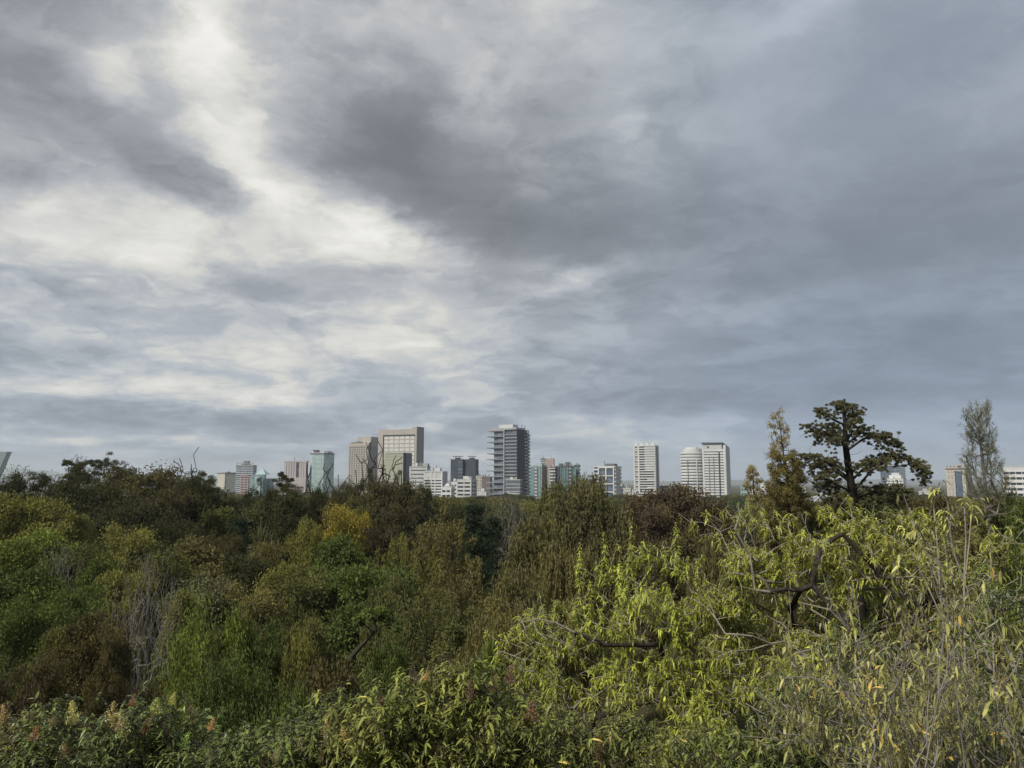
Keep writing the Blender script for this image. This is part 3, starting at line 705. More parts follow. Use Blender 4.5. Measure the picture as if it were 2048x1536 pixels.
    # pavilion
    c = at(1645, 1000, 230); zb = at(1645, 1013, 230)[2]; za = at(1645, 985, 230)[2]
    t = tag(empty('park_pavilion', (c[0], 230, 0), math.radians(8)), 'grey hipped pavilion roof with pale ridges and finial among the trees', 'pavilion')
    hw = 62 / F * 230
    sq = [(-hw, -hw), (hw, -hw), (hw, hw), (-hw, hw)]
    prism('roof', 'roof', sq, zb, zb, t, (0, 0, za - .8))
    link('wall', box_mesh('white2'), t, (-hw * .8, -hw * .8, 0), None, (hw * 1.6, hw * 1.6, zb - .15))
    link('eaves', box_mesh('white'), t, (-hw * 1.03, -hw * 1.03, zb - .35), None, (hw * 2.06, hw * 2.06, .3))
    link('finial', box_mesh('white2'), t, (-.45, -.45, za - 1.2), None, (.9, .9, 1.5))
    for x, y in sq:
        L = math.sqrt(2 * hw * hw + (za - .8 - zb) ** 2)
        o = link('ridge', box_mesh('white2'), t, (x, y, zb + .02), None, (L, .35, .25))
        o.rotation_euler = (Vector((-x, -y, za - .8 - zb))).to_track_quat('X', 'Z').to_euler()
city()
# ------------------------------------------------------------------ growing trees
def unit(v):
    v = np.asarray(v, float)
    return v / np.maximum(np.linalg.norm(v, axis=-1, keepdims=True), 1e-9)

def rand_dir(rng, n):
    return unit(rng.normal(size=(n, 3)))

def frusta(A, B, ra, rb, sides=5):
    """tapered limbs from points A to B"""
    n = len(A)
    d = unit(B - A)
    ref = np.where(np.abs(d[:, 2:3]) > .9, np.array([[1., 0, 0]]), np.array([[0., 0, 1]]))
    u = unit(np.cross(d, ref)); v = np.cross(d, u)
    a = np.arange(sides) / sides * 2 * np.pi
    ring = np.cos(a)[None, :, None] * u[:, None] + np.sin(a)[None, :, None] * v[:, None]
    V = np.concatenate([A[:, None] + ring * ra[:, None, None], B[:, None] + ring * rb[:, None, None]], 1).reshape(-1, 3)
    i = np.arange(sides); j = (i + 1) % sides
    q = np.stack([i, j, j + sides, i + sides], -1)
    Q = (np.arange(n)[:, None, None] * 2 * sides + q[None]).reshape(-1, 4)
    return V, Q

def skeleton(rng, trunk, tips, step=.8, up=.35, jitter=.12, lift=.10, limbs=()):
    """limbs that reach every tip from a trunk (list of points); returns nodes and parents"""
    N = [np.array(p, float) for p in trunk]; par = [-1] + list(range(len(trunk) - 1))
    buf = np.zeros((len(tips) * 14 + len(trunk) + 10, 3)); buf[:len(N)] = N; cnt = len(N)
    for lb in limbs:                                             # heavy limbs laid out by hand
        j = int(np.argmin(np.linalg.norm(buf[:cnt] - lb[0], axis=1)))
        for q in lb: buf[cnt] = q; par.append(j); j = cnt; cnt += 1
    tr = buf[:cnt].copy()
    order = np.argsort(np.min(np.linalg.norm(tips[:, None] - tr[None], axis=-1), axis=1))
    tipnode = np.zeros(len(tips), int)
    for ti in order:
        t = tips[ti]
        d = np.linalg.norm(buf[:cnt] - t, axis=1)
        cost = d + 1.6 * np.maximum(0, buf[:cnt, 2] - t[2] + up * d)
        cost[0] += 3
        j = int(np.argmin(cost)); a = buf[j].copy(); L = d[j]
        m = int(min(6, max(1, round(L / step))))
        prev = j
        for k in range(1, m + 1):
            f = k / m
            p = a + (t - a) * f
            if k < m:
                p = p + rng.normal(size=3) * jitter * L / m + np.array([0, 0, lift * L * math.sin(f * math.pi)])
            if cnt >= len(buf): buf = np.concatenate([buf, np.zeros_like(buf)])
            buf[cnt] = p; par.append(prev); prev = cnt; cnt += 1
        tipnode[ti] = prev
    return buf[:cnt].copy(), np.array(par), tipnode

def limb_mesh(name, nodes, par, mat, tip_r=.03, expo=.5, rmax=.6, sides=5, thin_at=.05, floor=None):
    n = len(nodes)
    w = np.zeros(n); has = np.zeros(n, bool); has[par[par >= 0]] = True
    w[~has] = 1
    for i in range(n - 1, 0, -1): w[par[i]] += w[i]
    r = np.minimum(tip_r * np.maximum(w, 1) ** expo, rmax)
    if floor is not None: r[:len(floor)] = np.maximum(r[:len(floor)], floor)
    e = np.arange(1, n)
    ra = np.minimum(r[par[e]], r[e] * 1.6); rb = r[e]
    V, Q = frusta(nodes[par[e]], nodes[e], ra, rb, sides)
    tint = np.repeat(np.clip(1.15 - rb / thin_at * .35, 0, 1), sides)
    return np_mesh(name, V, [Q], mat, [tint], smooth=True), r

def rhombs(P, D, L, W, rng, flat=None):
    """small leaf faces: base, two shoulders, tip"""
    n = len(P)
    s = unit(np.cross(D, flat if flat is not None else rand_dir(rng, n)))
    a = P; t = P + D * L[:, None]; m = P + D * (L * .45)[:, None]
    V = np.stack([a, m + s * W[:, None] * .5, t, m - s * W[:, None] * .5], 1).reshape(-1, 3)
    Q = np.arange(4 * n).reshape(-1, 4)
    return V, Q

def blades(P, D, L, W, droop, rng, roll=.5):
    """longer leaves that bend under their own weight: base, two pairs of edge points, tip"""
    n = len(P)
    down = np.array([0, 0, -1.])
    s0 = unit(np.cross(D, down) + 1e-3)
    s = unit(s0 + np.cross(D, s0) * rng.normal(0, roll, (n, 1)))
    c = lambda t: P + (D * t + down * (droop[:, None] * t * t)) * L[:, None]
    V = np.stack([P, c(.33) + s * W[:, None] * .46, c(.33) - s * W[:, None] * .46, c(.68) + s * W[:, None] * .36, c(.68) - s * W[:, None] * .36, c(1.)], 1).reshape(-1, 3)
    o = np.arange(n)[:, None] * 6
    T = np.concatenate([o + np.array([[0, 2, 1]]), o + np.array([[3, 4, 5]])]); Q = o + np.array([[1, 2, 4, 3]])
    return V, T, Q

def dome_points(rng, n, R, zb, zt, inner=.75, bottom=-.35):
    """clump centres filling a rounded crown of radius R between heights zb and zt"""
    d = rand_dir(rng, n * 3); d = d[d[:, 2] > bottom][:n]
    r = rng.uniform(inner, 1, len(d)) ** .8
    zc = zb + (zt - zb) * .42
    z = np.where(d[:, 2] > 0, zc + d[:, 2] * r * (zt - zc), zc + d[:, 2] * r * (zc - zb))
    lob = 1 + .16 * np.sin(3 * np.arctan2(d[:, 1], d[:, 0]) + rng.uniform(0, 6)) + .10 * np.sin(5 * np.arctan2(d[:, 1], d[:, 0]) + rng.uniform(0, 6))
    hr = np.sqrt(np.maximum(1 - d[:, 2] ** 2, 0))
    a = unit(np.stack([d[:, 0], d[:, 1], d[:, 2] * 0], -1))
    th = np.arctan2(d[:, 1], d[:, 0]); z = z + (zt - zb) * .07 * (np.sin(2 * th + rng.uniform(0, 6)) + .6 * np.sin(3 * th + rng.uniform(0, 6))) * hr
    zc_ = np.percentile(z, 93); z = np.where(z > zc_, zc_ + (z - zc_) * .45 + rng.uniform(-.5, .2, len(z)), z)      # no lone spike at the top
    return np.stack([a[:, 0] * hr * r * R * lob, a[:, 1] * hr * r * R * lob, z], -1)

def clump_leaves(rng, C, rad, n, L, W, droop=0., squash=.7, outward=1., spread=1., soft=False):
    """leaves scattered through soft round clumps, denser to the outside and top"""
    k = np.repeat(np.arange(len(C)), n)
    d = rand_dir(rng, len(k)); d[:, 2] = np.where(d[:, 2] < -.45, -d[:, 2], d[:, 2])
    rr = rng.uniform(.0, 1, len(k)) ** .45 * rad[k] * (1 + .35 * rng.normal(size=len(k)).clip(-1.5, 1.5) * .5)
    if soft: rr = np.minimum(np.abs(rng.normal(size=len(k))) * .62, 1.35) * rad[k]
    P = C[k] + d * rr[:, None] * np.array([1, 1, squash])
    D = unit(d * outward + rand_dir(rng, len(k)) * spread + np.array([0, 0, -droop]))
    l = L * rng.uniform(.65, 1.35, len(k)); w = W * rng.uniform(.65, 1.35, len(k))
    V, Q = rhombs(P, D, l, w, rng)
    tint = np.clip(.5 + .28 * rng.normal(size=len(k)) + .25 * rng.normal(size=len(C))[k], 0, 1)
    return V, Q, tint

PROTO = {}
def proto(kind, H, W, nodes, par, V, Q, tint, bark='bark', tip_r=.03, rmax=.5, leaf='leaf', expo=.46):
    tm, _ = limb_mesh(kind + '_trunk', nodes, par, MAT[bark], tip_r, expo, rmax)
    cm = np_mesh(kind + '_crown', V, [Q], MAT[leaf], [tint]) if V is not None else None
    B = V if V is not None else nodes                        # the size the tree really grew to
    H = float(np.percentile(B[:, 2], 99.0 if V is not None else 90.0)); hr = np.hypot(B[:, 0], B[:, 1]); W = 2 * float(np.percentile(hr, 95))
    PROTO.setdefault(kind, []).append((tm, cm, H, W))

def wob_trunk(rng, H, n=7, amp=.25):
    z = np.linspace(0, H, n); p = np.cumsum(rng.normal(0, amp, (n, 2)), 0) - 0; p[0] = 0
    return [(p[i, 0], p[i, 1], z[i]) for i in range(n)]

def make_protos():
    for v in range(4):                                           # broad-leaved park trees
        rng = np.random.default_rng(100 + v)
        H, R = 20., 5.
        C = dome_points(rng, 64, R - .9, 6.0, H - .9, .5)
        far = rng.random(len(C)) < .16; C[far] = C[far] * np.array([1.2, 1.2, 1.0]) + np.array([0, 0, .5])
        rad = rng.uniform(.7, 1.6, len(C))
        nodes, par, _ = skeleton(rng, wob_trunk(rng, 12), C, 1.2)
        V, Q, t = clump_leaves(rng, C, rad, 480, .26, .12, .45, .72)
        proto('broad', H, 2 * R, nodes, par, V, Q, t)
    for v in range(3):                                           # old swamp cypresses: tiers of hanging, clotted foliage
        rng = np.random.default_rng(200 + v)
        H, R = 22., 6.
        C = dome_points(rng, 95, R - .8, 5, H - .8, .6)
        rad = rng.uniform(.8, 1.5, len(C))
        nodes, par, _ = skeleton(rng, wob_trunk(rng, 13), C, 1.2)
        V, Q, t = clump_leaves(rng, C, rad, 420, .32, .085, 1.1, .7, .7, .8, soft=True)
        proto('cypress', H, 2 * R, nodes, par, V, Q, t)
    for v in range(3):                                           # weeping pepper trees
        rng = np.random.default_rng(300 + v)
        H, R = 16., 5.
        C = dome_points(rng, 75, R - 1.0, 5.5, H - .5, .55, -.1)
        nodes, par, _ = skeleton(rng, wob_trunk(rng, 9), C, 1.1)
        ns = 1150
        k = rng.integers(0, len(C), ns)
        S = C[k] + rand_dir(rng, ns) * rng.uniform(.2, 1.1, (ns, 1)) * np.array([1, 1, .7])
        ln = rng.uniform(1.1, 3.4, ns); m = 26
        f = (np.arange(m) + rng.uniform(0, 1, (ns, m))) / m
        out = unit(S * np.array([1, 1, 0]) + rng.normal(size=(ns, 3)) * .6 * np.array([1, 1, 0]))
        P = S[:, None] + out[:, None] * (np.sqrt(f) * .55)[..., None] + np.array([0, 0, -1.]) * (f * ln[:, None])[..., None] + rng.normal(size=(ns, m, 3)) * .10
        P = P.reshape(-1, 3)
        D = unit(rng.normal(size=P.shape) * .55 + np.array([0, 0, -1.]))
        V, Q = rhombs(P, D, rng.uniform(.20, .42, len(P)), rng.uniform(.07, .14, len(P)), rng)
        t = np.clip(.5 + .25 * rng.normal(size=len(P)) + .22 * np.repeat(rng.normal(size=ns), m), 0, 1)
        proto('weeping', H, 2 * R, nodes, par, V, Q, t)
    for v in range(2):                                           # feathery, wind-combed trees
        rng = np.random.default_rng(400 + v)
        H, R = 18., 4.5
        C = dome_points(rng, 130, R - .3, 3.5, H - .8, .55, -.3)
        nodes, par, _ = skeleton(rng, wob_trunk(rng, 13), C, 1.1, up=.8)
        n = 150
        k = np.repeat(np.arange(len(C)), n)
        ax = unit(unit(C * np.array([1, 1, 0])) * .75 + np.array([.40, 0, .55]) + rng.normal(size=C.shape) * .45)
        f = rng.uniform(-.6, 1.0, len(k))
        P = C[k] + ax[k] * (f * 1.25)[:, None] + rng.normal(size=(len(k), 3)) * (.30 * (1.1 - np.abs(f)))[:, None]
        D = unit(ax[k] + rng.normal(size=P.shape) * .75)
        V, Q = rhombs(P, D, rng.uniform(.18, .40, len(P)), rng.uniform(.05, .10, len(P)), rng)
        t = np.clip(.45 + .25 * f + .2 * rng.normal(size=len(P)) + .15 * rng.normal(size=len(C))[k], 0, 1)
        proto('feathery', H, 2 * R, nodes, par, V, Q, t)
    for v in range(2):                                           # dark cedar with level sprays
        rng = np.random.default_rng(500 + v)
        H, R = 22., 4.5
        tips = []
        for z in np.arange(3.5, H - .3, .72):
            rr = R * (1 - (z / H) ** 1.6) ** .8 + .15
            for a in rng.uniform(0, 2 * np.pi, 9):
                for g in (.35, .62, .85, 1.): tips.append((math.cos(a) * rr * g * 1., math.sin(a) * rr * g, z + .25 * g * rr * .25 - .12 * rr * g * g + rng.normal() * .12))
        C = np.array(tips)
        trunk = [(0, 0, z) for z in np.linspace(0, H, 16)]
        nodes, par, _ = skeleton(rng, trunk, C, 1.0, up=-.1, lift=.0)
        n = 46
        k = np.repeat(np.arange(len(C)), n)
        o = unit(C * np.array([1, 1, 0]) + 1e-6)
        P = C[k] + rng.normal(size=(len(k), 3)) * np.array([.42, .42, .10])
        D = unit(o[k] + rng.normal(size=P.shape) * np.array([.6, .6, .35]) + np.array([0, 0, .15]))
        V, Q = rhombs(P, D, rng.uniform(.22, .45, len(P)), rng.uniform(.06, .11, len(P)), rng)
        proto('cedar', H, 2 * R, nodes, par, V, Q, np.clip(.45 + .3 * rng.normal(size=len(P)), 0, 1))
    for v in range(3):                                           # bare and half-dead trees
        rng = np.random.default_rng(600 + v)
        H, R = 18., 4.
        tw = dome_points(rng, 620, R, 7.5, H, .35, -.2)
        nodes, par, _ = skeleton(rng, wob_trunk(rng, 11), tw, .7, up=.9, jitter=.2)
        proto('bare', H, 2 * R, nodes, par, None, None, None, 'bark_grey', .009, .22, expo=.5)
    for v in range(3):                                           # dead snags: stout forked limbs
        rng = np.random.default_rng(650 + v)
        H, R = 22., 2.6
        tw = dome_points(rng, 60, R, 13, H, .3, .0) + rng.normal(size=(60, 3)) * np.array([.3, .3, .7])
        nodes, par, _ = skeleton(rng, wob_trunk(rng, 14), tw, 1.1, up=1.3, jitter=.22)
        proto('snag', H, 2 * R, nodes, par, None, None, None, 'bark', .042, .35, expo=.42)
    for v in range(3):                                           # thin crowns: a few separate pads of leaves on open limbs
        rng = np.random.default_rng(700 + v)
        H, R = 22., 4.
        C0 = dome_points(rng, 36, R, 7, H - .5, .35, -.3)
        C = np.concatenate([c + rng.normal(size=(rng.integers(2, 8), 3)) * np.array([.65, .65, .38]) for c in C0])
        nodes, par, _ = skeleton(rng, wob_trunk(rng, 13, 8, .3), C, 1.0)
        V, Q, t = clump_leaves(rng, C, rng.uniform(.3, .8, len(C)), 170, .20, .065, .8, .8)
        proto('sparse', H, 2 * R, nodes, par, V, Q, t, tip_r=.032, rmax=.35)
    rng = np.random.default_rng(800)                             # yucca
    H, R = 9., 2.
    heads = np.array([(0, 0, 8.), (.9, .2, 7.2), (-.8, .3, 7.0), (.2, -.7, 6.6), (-.3, .8, 7.5)])
    nodes, par, _ = skeleton(rng, wob_trunk(rng, 5, 5, .05), heads, 1.)
    k = np.repeat(np.arange(5), 160)
    d = rand_dir(rng, len(k)); d[:, 2] = d[:, 2] * .8 + .15; d = unit(d)
    V, Q = rhombs(heads[k], d, rng.uniform(.7, 1.25, len(k)), rng.uniform(.07, .12, len(k)), rng)
    proto('yucca', H, 2 * R, nodes, par, V, Q, rng.uniform(0, 1, len(k)), tip_r=.12, rmax=.3)
    for v in range(2):                                           # willow-like bush, fine hanging leaves
        rng = np.random.default_rng(900 + v)
        H, R = 9., 3.2
        C = dome_points(rng, 95, R - .3, 1.6, H - .4, .45, -.5)
        nodes, par, _ = skeleton(rng, wob_trunk(rng, 5, 5, .15), C, .7)
        n = 330
        k = np.repeat(np.arange(len(C)), n)
        P = C[k] + rng.normal(size=(len(k), 3)) * (np.array([.30, .30, .24]) * rng.uniform(.6, 1.3, (len(C), 1)))[k]
        D = unit(rng.normal(size=P.shape) * .75 + unit(C * np.array([1, 1, 0]))[k] * .35 + np.array([0, 0, -.85]))
        V, Q = rhombs(P, D, rng.uniform(.10, .22, len(P)), rng.uniform(.030, .060, len(P)), rng)
        t = np.clip(.5 + .27 * rng.normal(size=len(P)) + .22 * rng.normal(size=len(C))[k], 0, 1)
        proto('willow', H, 2 * R, nodes, par, V, Q, t, tip_r=.016, rmax=.16)
    for v in range(2):                                           # small-leaved bush for the slope
        rng = np.random.default_rng(950 + v)
        H, R = 6., 2.6
        C = dome_points(rng, 60, R - .45, .9, H - .4, .5, -.5)
        nodes, par, _ = skeleton(rng, wob_trunk(rng, 3, 4, .15), C, .7)
        V, Q, t = clump_leaves(rng, C, rng.uniform(.4, .85, len(C)), 430, .13, .065, .3, .8)
        proto('bush', H, 2 * R, nodes, par, V, Q, t, tip_r=.016, rmax=.14)
make_protos()

def plant_tree(name, label, px, py, wpx, Y, kind, color, var=0, rz=None, group='trees of the park', cat='tree', depth=1.0, lean=0.0):
    """a tree whose top stands at a pixel's bearing, at ground distance Y, on the terrain there"""
    top = at(px, py, Y)
    gz = float(ground_z(top[0], Y)) - .1
    ps = PROTO[kind]; tm, cm, H0, W0 = ps[var % len(ps)]
    sz = (top[2] - gz) / H0; sw = (wpx * 1.24 / F * Y) / W0
    root = tag(empty(name, (top[0], Y, gz)), label, cat, group)
    rot = (0, lean, rz if rz is not None else (px * 1.7 + Y) % 6.28)
    link('trunk', tm, root, (0, 0, 0), rot, (sw, sw * depth, sz))
    if cm: link('crown', cm, root, (0, 0, 0), rot, (sw, sw * depth, sz), color)
    return root
# ------------------------------------------------------------------ the wood in the park
C_DARK = (.058, .060, .034); C_BROWN = (.082, .074, .044); C_OLIVE = (.112, .116, .052); C_GREEN = (.096, .124, .046); C_BRIGHT = (.148, .180, .054)
C_YELLOW = (.27, .225, .058); C_YOLIVE = (.172, .170, .062); C_TAWNY = (.152, .136, .066); C_CEDAR = (.040, .058, .042); C_RUST = (.104, .091, .051)
C_WEEP = (.120, .114, .058); C_REDBR = (.093, .072, .053); C_GREYG = (.126, .128, .082); C_BLUE = (.068, .086, .068)

TREES = [
 # (name, label, px, py, width px, distance, kind, colour, variant)
 # skyline on the left
 ('cypress_tree', 'dark brown-green cypress at the far left below the slanted tower', 55, 955, 130, 120, 'cypress', C_DARK, 0),
 ('cypress_tree', 'largest dark brown mound-shaped cypress on the left skyline', 288, 944, 220, 112, 'cypress', C_BROWN, 1),
 ('cypress_tree', 'dark cypress filling the gap left of the large brown mound', 195, 966, 180, 108, 'cypress', C_DARK, 2),
 ('cypress_tree', 'lower dark cypress in front of the large brown mound', 250, 1010, 170, 98, 'cypress', C_DARK, 0),
 ('cypress_tree', 'dark cypress at the right shoulder of the large brown mound', 350, 985, 120, 100, 'cypress', C_BROWN, 2),
 ('bare_tree', 'bare forked treetop rising right of the large brown mound', 366, 932, 60, 118, 'snag', None, 0),
 ('broad_tree', 'dark green crown below the cream block', 420, 985, 120, 108, 'broad', C_DARK, 0),
 ('broad_tree', 'grey-green crown below the pyramid-topped tower', 480, 1002, 90, 150, 'broad', C_OLIVE, 1),
 ('cypress_tree', 'dark cypress under the narrow ragged tree', 565, 985, 115, 112, 'cypress', C_DARK, 1),
 ('bare_tree', 'bare dark tree before the pale octagon tower', 645, 948, 75, 120, 'snag', None, 1),
 ('cypress_tree', 'dark cypress under the bare tree before the octagon tower', 640, 985, 80, 118, 'cypress', C_DARK, 0),
 ('thin_crowned_tree', 'ragged dark tree left of the beige hotel foot', 695, 968, 60, 118, 'sparse', C_DARK, 0),
 ('bare_tree', 'tall dead tree before the beige hotel side wall', 742, 916, 62, 114, 'snag', None, 2),
 ('bare_tree', 'dead-topped tree before the olive glass block', 785, 925, 66, 112, 'snag', None, 0),
 ('cypress_tree', 'brown-black cypress below the two dead treetops', 775, 968, 120, 108, 'cypress', C_BROWN, 2),
 ('cypress_tree', 'dark cypress below the white banded flats', 835, 985, 85, 112, 'cypress', C_DARK, 0),
 ('broad_tree', 'rust-tinged crown right of the dark cypress below the white flats', 890, 998, 70, 160, 'broad', C_TAWNY, 2),
 # second row, left half
 ('broad_tree', 'yellow-green and brown crown at the left edge under the dark cypress', 45, 1000, 150, 86, 'broad', C_YOLIVE, 3),
 ('broad_tree', 'small lime-topped tree below the airy treetops', 142, 1036, 110, 80, 'broad', C_YOLIVE, 1),
 ('broad_tree', 'bright green layered crown at the left edge', 75, 1072, 150, 66, 'broad', C_BRIGHT, 0),
 ('broad_tree', 'dark grey-green tree right of the bright green layered crown', 175, 1095, 130, 68, 'broad', C_OLIVE, 2),
 ('cypress_tree', 'dark cypress in the hollow below the large mound', 330, 1050, 130, 92, 'cypress', C_DARK, 1),
 ('broad_tree', 'mustard-olive crown below the large brown mound', 262, 1064, 130, 74, 'broad', C_YOLIVE, 3),
 ('broad_tree', 'brown-and-yellow crown right of the mustard-olive crown', 400, 1085, 150, 72, 'broad', C_TAWNY, 1),
 ('broad_tree', 'olive crown left of the yucca', 440, 1022, 120, 104, 'broad', C_OLIVE, 2),
 ('broad_tree', 'dull green crown behind the yucca', 515, 1020, 110, 112, 'broad', C_DARK, 3),
 ('cedar_tree', 'blue-black conifer left of the yucca', 478, 1042, 80, 92, 'cedar', C_CEDAR, 1),
 ('yucca_tree', 'spiky pale yucca with rosette heads in the dark hollow', 522, 1058, 62, 84, 'yucca', C_GREYG, 0),
 ('weeping_tree', 'brown tangled tree under the yucca', 530, 1100, 90, 80, 'weeping', C_TAWNY, 0),
 ('broad_tree', 'dark crown right of the yucca', 590, 1040, 100, 102, 'broad', C_DARK, 1),
 ('broad_tree', 'narrow golden-topped tree left of the yellow crown', 618, 1048, 60, 80, 'broad', C_YOLIVE, 0),
 ('broad_tree', 'bright yellow autumn crown in the middle distance', 682, 1020, 92, 86, 'broad', C_YELLOW, 2),
 ('broad_tree', 'olive crown behind the bright yellow autumn crown', 720, 1000, 90, 108, 'broad', C_OLIVE, 3),
 ('cypress_tree', 'black-brown tree right of the bright yellow autumn crown', 770, 1020, 130, 94, 'cypress', C_BROWN, 0),
 ('broad_tree', 'brown-grey crown below the white flats', 850, 1015, 100, 110, 'broad', C_GREYG, 1),
 ('broad_tree', 'tall mid-green crown below the yellow autumn crown', 690, 1085, 165, 62, 'broad', C_GREEN, 1),
 ('broad_tree', 'mid-green lower crown with a dark leaning trunk', 720, 1140, 190, 54, 'broad', C_GREEN, 2),
 ('broad_tree', 'green crown left of the leaning trunk', 620, 1150, 150, 55, 'broad', C_OLIVE, 3),
 ('broad_tree', 'yellow-olive small crown left of the tall mid-green crown', 565, 1140, 90, 62, 'broad', C_YOLIVE, 0),
 # middle
 ('feathery_tree', 'tawny feathery tree combed to the right in the centre', 880, 1048, 150, 62, 'feathery', C_TAWNY, 0),
 ('feathery_tree', 'golden feathery tree left of the tawny one', 815, 1085, 120, 58, 'feathery', C_YOLIVE, 1),
 ('feathery_tree', 'brown-olive feathery tree below the dark cedar', 930, 1130, 150, 50, 'feathery', C_TAWNY, 1),
 ('feathery_tree', 'low olive-brown feathery tree above the centre bushes', 850, 1190, 170, 45, 'feathery', C_OLIVE, 0),
 ('cedar_tree', 'dark green cedar with level sprays in the centre', 950, 1015, 105, 76, 'cedar', C_CEDAR, 0),
 ('cedar_tree', 'smaller dark cedar behind the right side of the centre cedar', 985, 1040, 80, 84, 'cedar', C_CEDAR, 1),
 ('broad_tree', 'grey-brown thin crown right of the centre cedar', 1010, 1005, 90, 120, 'broad', C_GREYG, 0),
 ('bare_tree', 'bare brownish tree right of the centre cedar', 1020, 1012, 80, 100, 'bare', None, 1),
 ('broad_tree', 'yellow-green crown below the teal block', 1075, 1012, 80, 130, 'broad', C_YOLIVE, 3),
 ('weeping_tree', 'dark olive weeping tree in the centre, drooping to its knees', 1072, 1052, 165, 62, 'weeping', C_WEEP, 0),
 ('weeping_tree', 'large olive weeping tree below the teal glass blocks', 1178, 982, 170, 88, 'weeping', C_WEEP, 1),
 ('weeping_tree', 'shaggy-topped weeping tree behind the large olive one', 1125, 972, 90, 110, 'weeping', C_OLIVE, 2),
 ('weeping_tree', 'shaggy olive treetop left of the white-gridded building', 1180, 962, 70, 118, 'weeping', C_WEEP, 0),
 ('weeping_tree', 'brown weeping tree between olive weeping tree and leafy shoots', 1130, 1110, 130, 55, 'weeping', C_TAWNY, 2),
 ('weeping_tree', 'drooping brown-olive tree below the dark weeping tree', 1040, 1160, 150, 48, 'weeping', C_WEEP, 1),
 ('broad_tree', 'blue-green crown below the white tower', 1258, 1000, 90, 170, 'broad', C_BLUE, 2),
 ('broad_tree', 'reddish-brown broad tree below the twin white towers', 1350, 982, 190, 96, 'broad', C_REDBR, 0),
 ('broad_tree', 'red-brown lower crown in front of the reddish-brown tree', 1300, 1015, 130, 86, 'broad', C_REDBR, 3),
 ('broad_tree', 'dark red-brown crown right of the reddish-brown tree', 1415, 1015, 120, 84, 'broad', C_REDBR, 1),
 ('weeping_tree', 'dull olive weeping tree behind the leafy shoots', 1440, 1090, 130, 56, 'weeping', C_WEEP, 2),
 ('broad_tree', 'dark crown under the red-brown trees', 1360, 1080, 150, 66, 'broad', C_BROWN, 2),
 # right
 ('broad_tree', 'brown-olive crown below the feathery right tree', 1960, 1015, 150, 48, 'broad', C_TAWNY, 1),
 ('broad_tree', 'green crown at the right edge under the striped office', 2045, 1005, 110, 46, 'broad', C_GREEN, 0),
 ('cypress_tree', 'olive cypress crown under the tall right cypress', 1690, 990, 170, 60, 'cypress', C_OLIVE, 1),
 ('broad_tree', 'dark crown right of the pavilion roof', 1770, 985, 130, 70, 'broad', C_DARK, 3),
 ('broad_tree', 'dark crown behind the pale shoots on the right', 1860, 1000, 110, 62, 'broad', C_BROWN, 0),
 ('broad_tree', 'bronze crown under the tall poplar', 1570, 985, 90, 64, 'broad', C_TAWNY, 2),
 # slope, left
 ('broad_tree', 'dark green tree at the left edge above the bare limbs', 40, 1150, 170, 48, 'broad', C_GREEN, 1),
 ('broad_tree', 'soft green crown above the rust-brown thicket', 150, 1185, 140, 48, 'broad', C_GREEN, 3),
 ('broad_tree', 'olive-yellow crown left of the bare grey tree', 235, 1150, 120, 56, 'broad', C_YOLIVE, 2),
 ('bare_tree', 'grey leafless tree with a net of fine twigs on the left slope', 300, 1140, 130, 40, 'bare', None, 1),
 ('bare_tree', 'second leafless grey tree lower beside the first', 275, 1220, 90, 36, 'bare', None, 2),
 ('broad_tree', 'grey-olive crown right of the leafless grey tree', 420, 1165, 150, 52, 'broad', C_GREYG, 0),
 ('broad_tree', 'brown-olive crown above the willow bush', 505, 1185, 140, 50, 'broad', C_TAWNY, 3),
 ('feathery_tree', 'rust-brown thicket on the left slope', 170, 1240, 110, 34, 'broad', C_RUST, 1),
 ('feathery_tree', 'rust-brown upright thicket left of the leafless trees', 228, 1262, 75, 31, 'broad', C_RUST, 3),
 ('feathery_tree', 'brown thicket at the left edge under the bare limbs', 85, 1325, 85, 28, 'broad', C_RUST, 3),
 ('willow_bush', 'bright green willow-like bush with fine hanging leaves', 420, 1232, 175, 26, 'willow', C_BRIGHT, 0),
 ('willow_bush', 'right lobe of green, a smaller willow-like bush beside the bright one', 520, 1255, 130, 27, 'willow', C_GREEN, 1),
 ('willow_bush', 'dark green willow-like bush under the bright one', 470, 1330, 180, 22, 'willow', C_GREEN, 1),
 ('broad_tree', 'dark green crown right of the willow bushes', 620, 1250, 120, 38, 'broad', C_OLIVE, 2),
 ('park_bush', 'olive-brown bush right of the willow bushes', 595, 1290, 80, 27, 'bush', C_YOLIVE, 0),
 ('park_bush', 'soft green round bush below the leaning trunk', 765, 1305, 110, 26, 'bush', C_GREEN, 1),
 ('park_bush', 'red-tinged round bush above the lower flowering shrubs', 650, 1338, 125, 21, 'bush', C_RUST, 0),
 ('park_bush', 'dark olive bush left of the red-tinged bush', 570, 1390, 110, 18, 'bush', C_GREEN, 1),
 ('broad_tree', 'dark olive-brown crown below the feathery trees', 930, 1235, 150, 36, 'broad', C_OLIVE, 1),
 ('broad_tree', 'shadowy brown crown in the centre hollow', 1000, 1210, 110, 40, 'broad', C_TAWNY, 0),
 ('park_bush', 'dark brown bush behind the centre shrubs', 880, 1330, 120, 24, 'bush', C_BROWN, 1),
 ('yucca_plant', 'spiky yellow-green yucca clump beside the flowering shrubs', 985, 1270, 55, 22, 'yucca', C_BRIGHT, 0),
 ('weeping_tree', 'olive drooping tree left of the leafy foreground tree', 985, 1250, 120, 33, 'weeping', C_TAWNY, 2),
 ('park_bush', 'purplish-brown bush at the left edge under the curved limbs', 15, 1380, 110, 20, 'bush', C_REDBR, 0),
 ('park_bush', 'dark bush between rust thicket and willow bush', 285, 1390, 90, 20, 'bush', C_BROWN, 1),
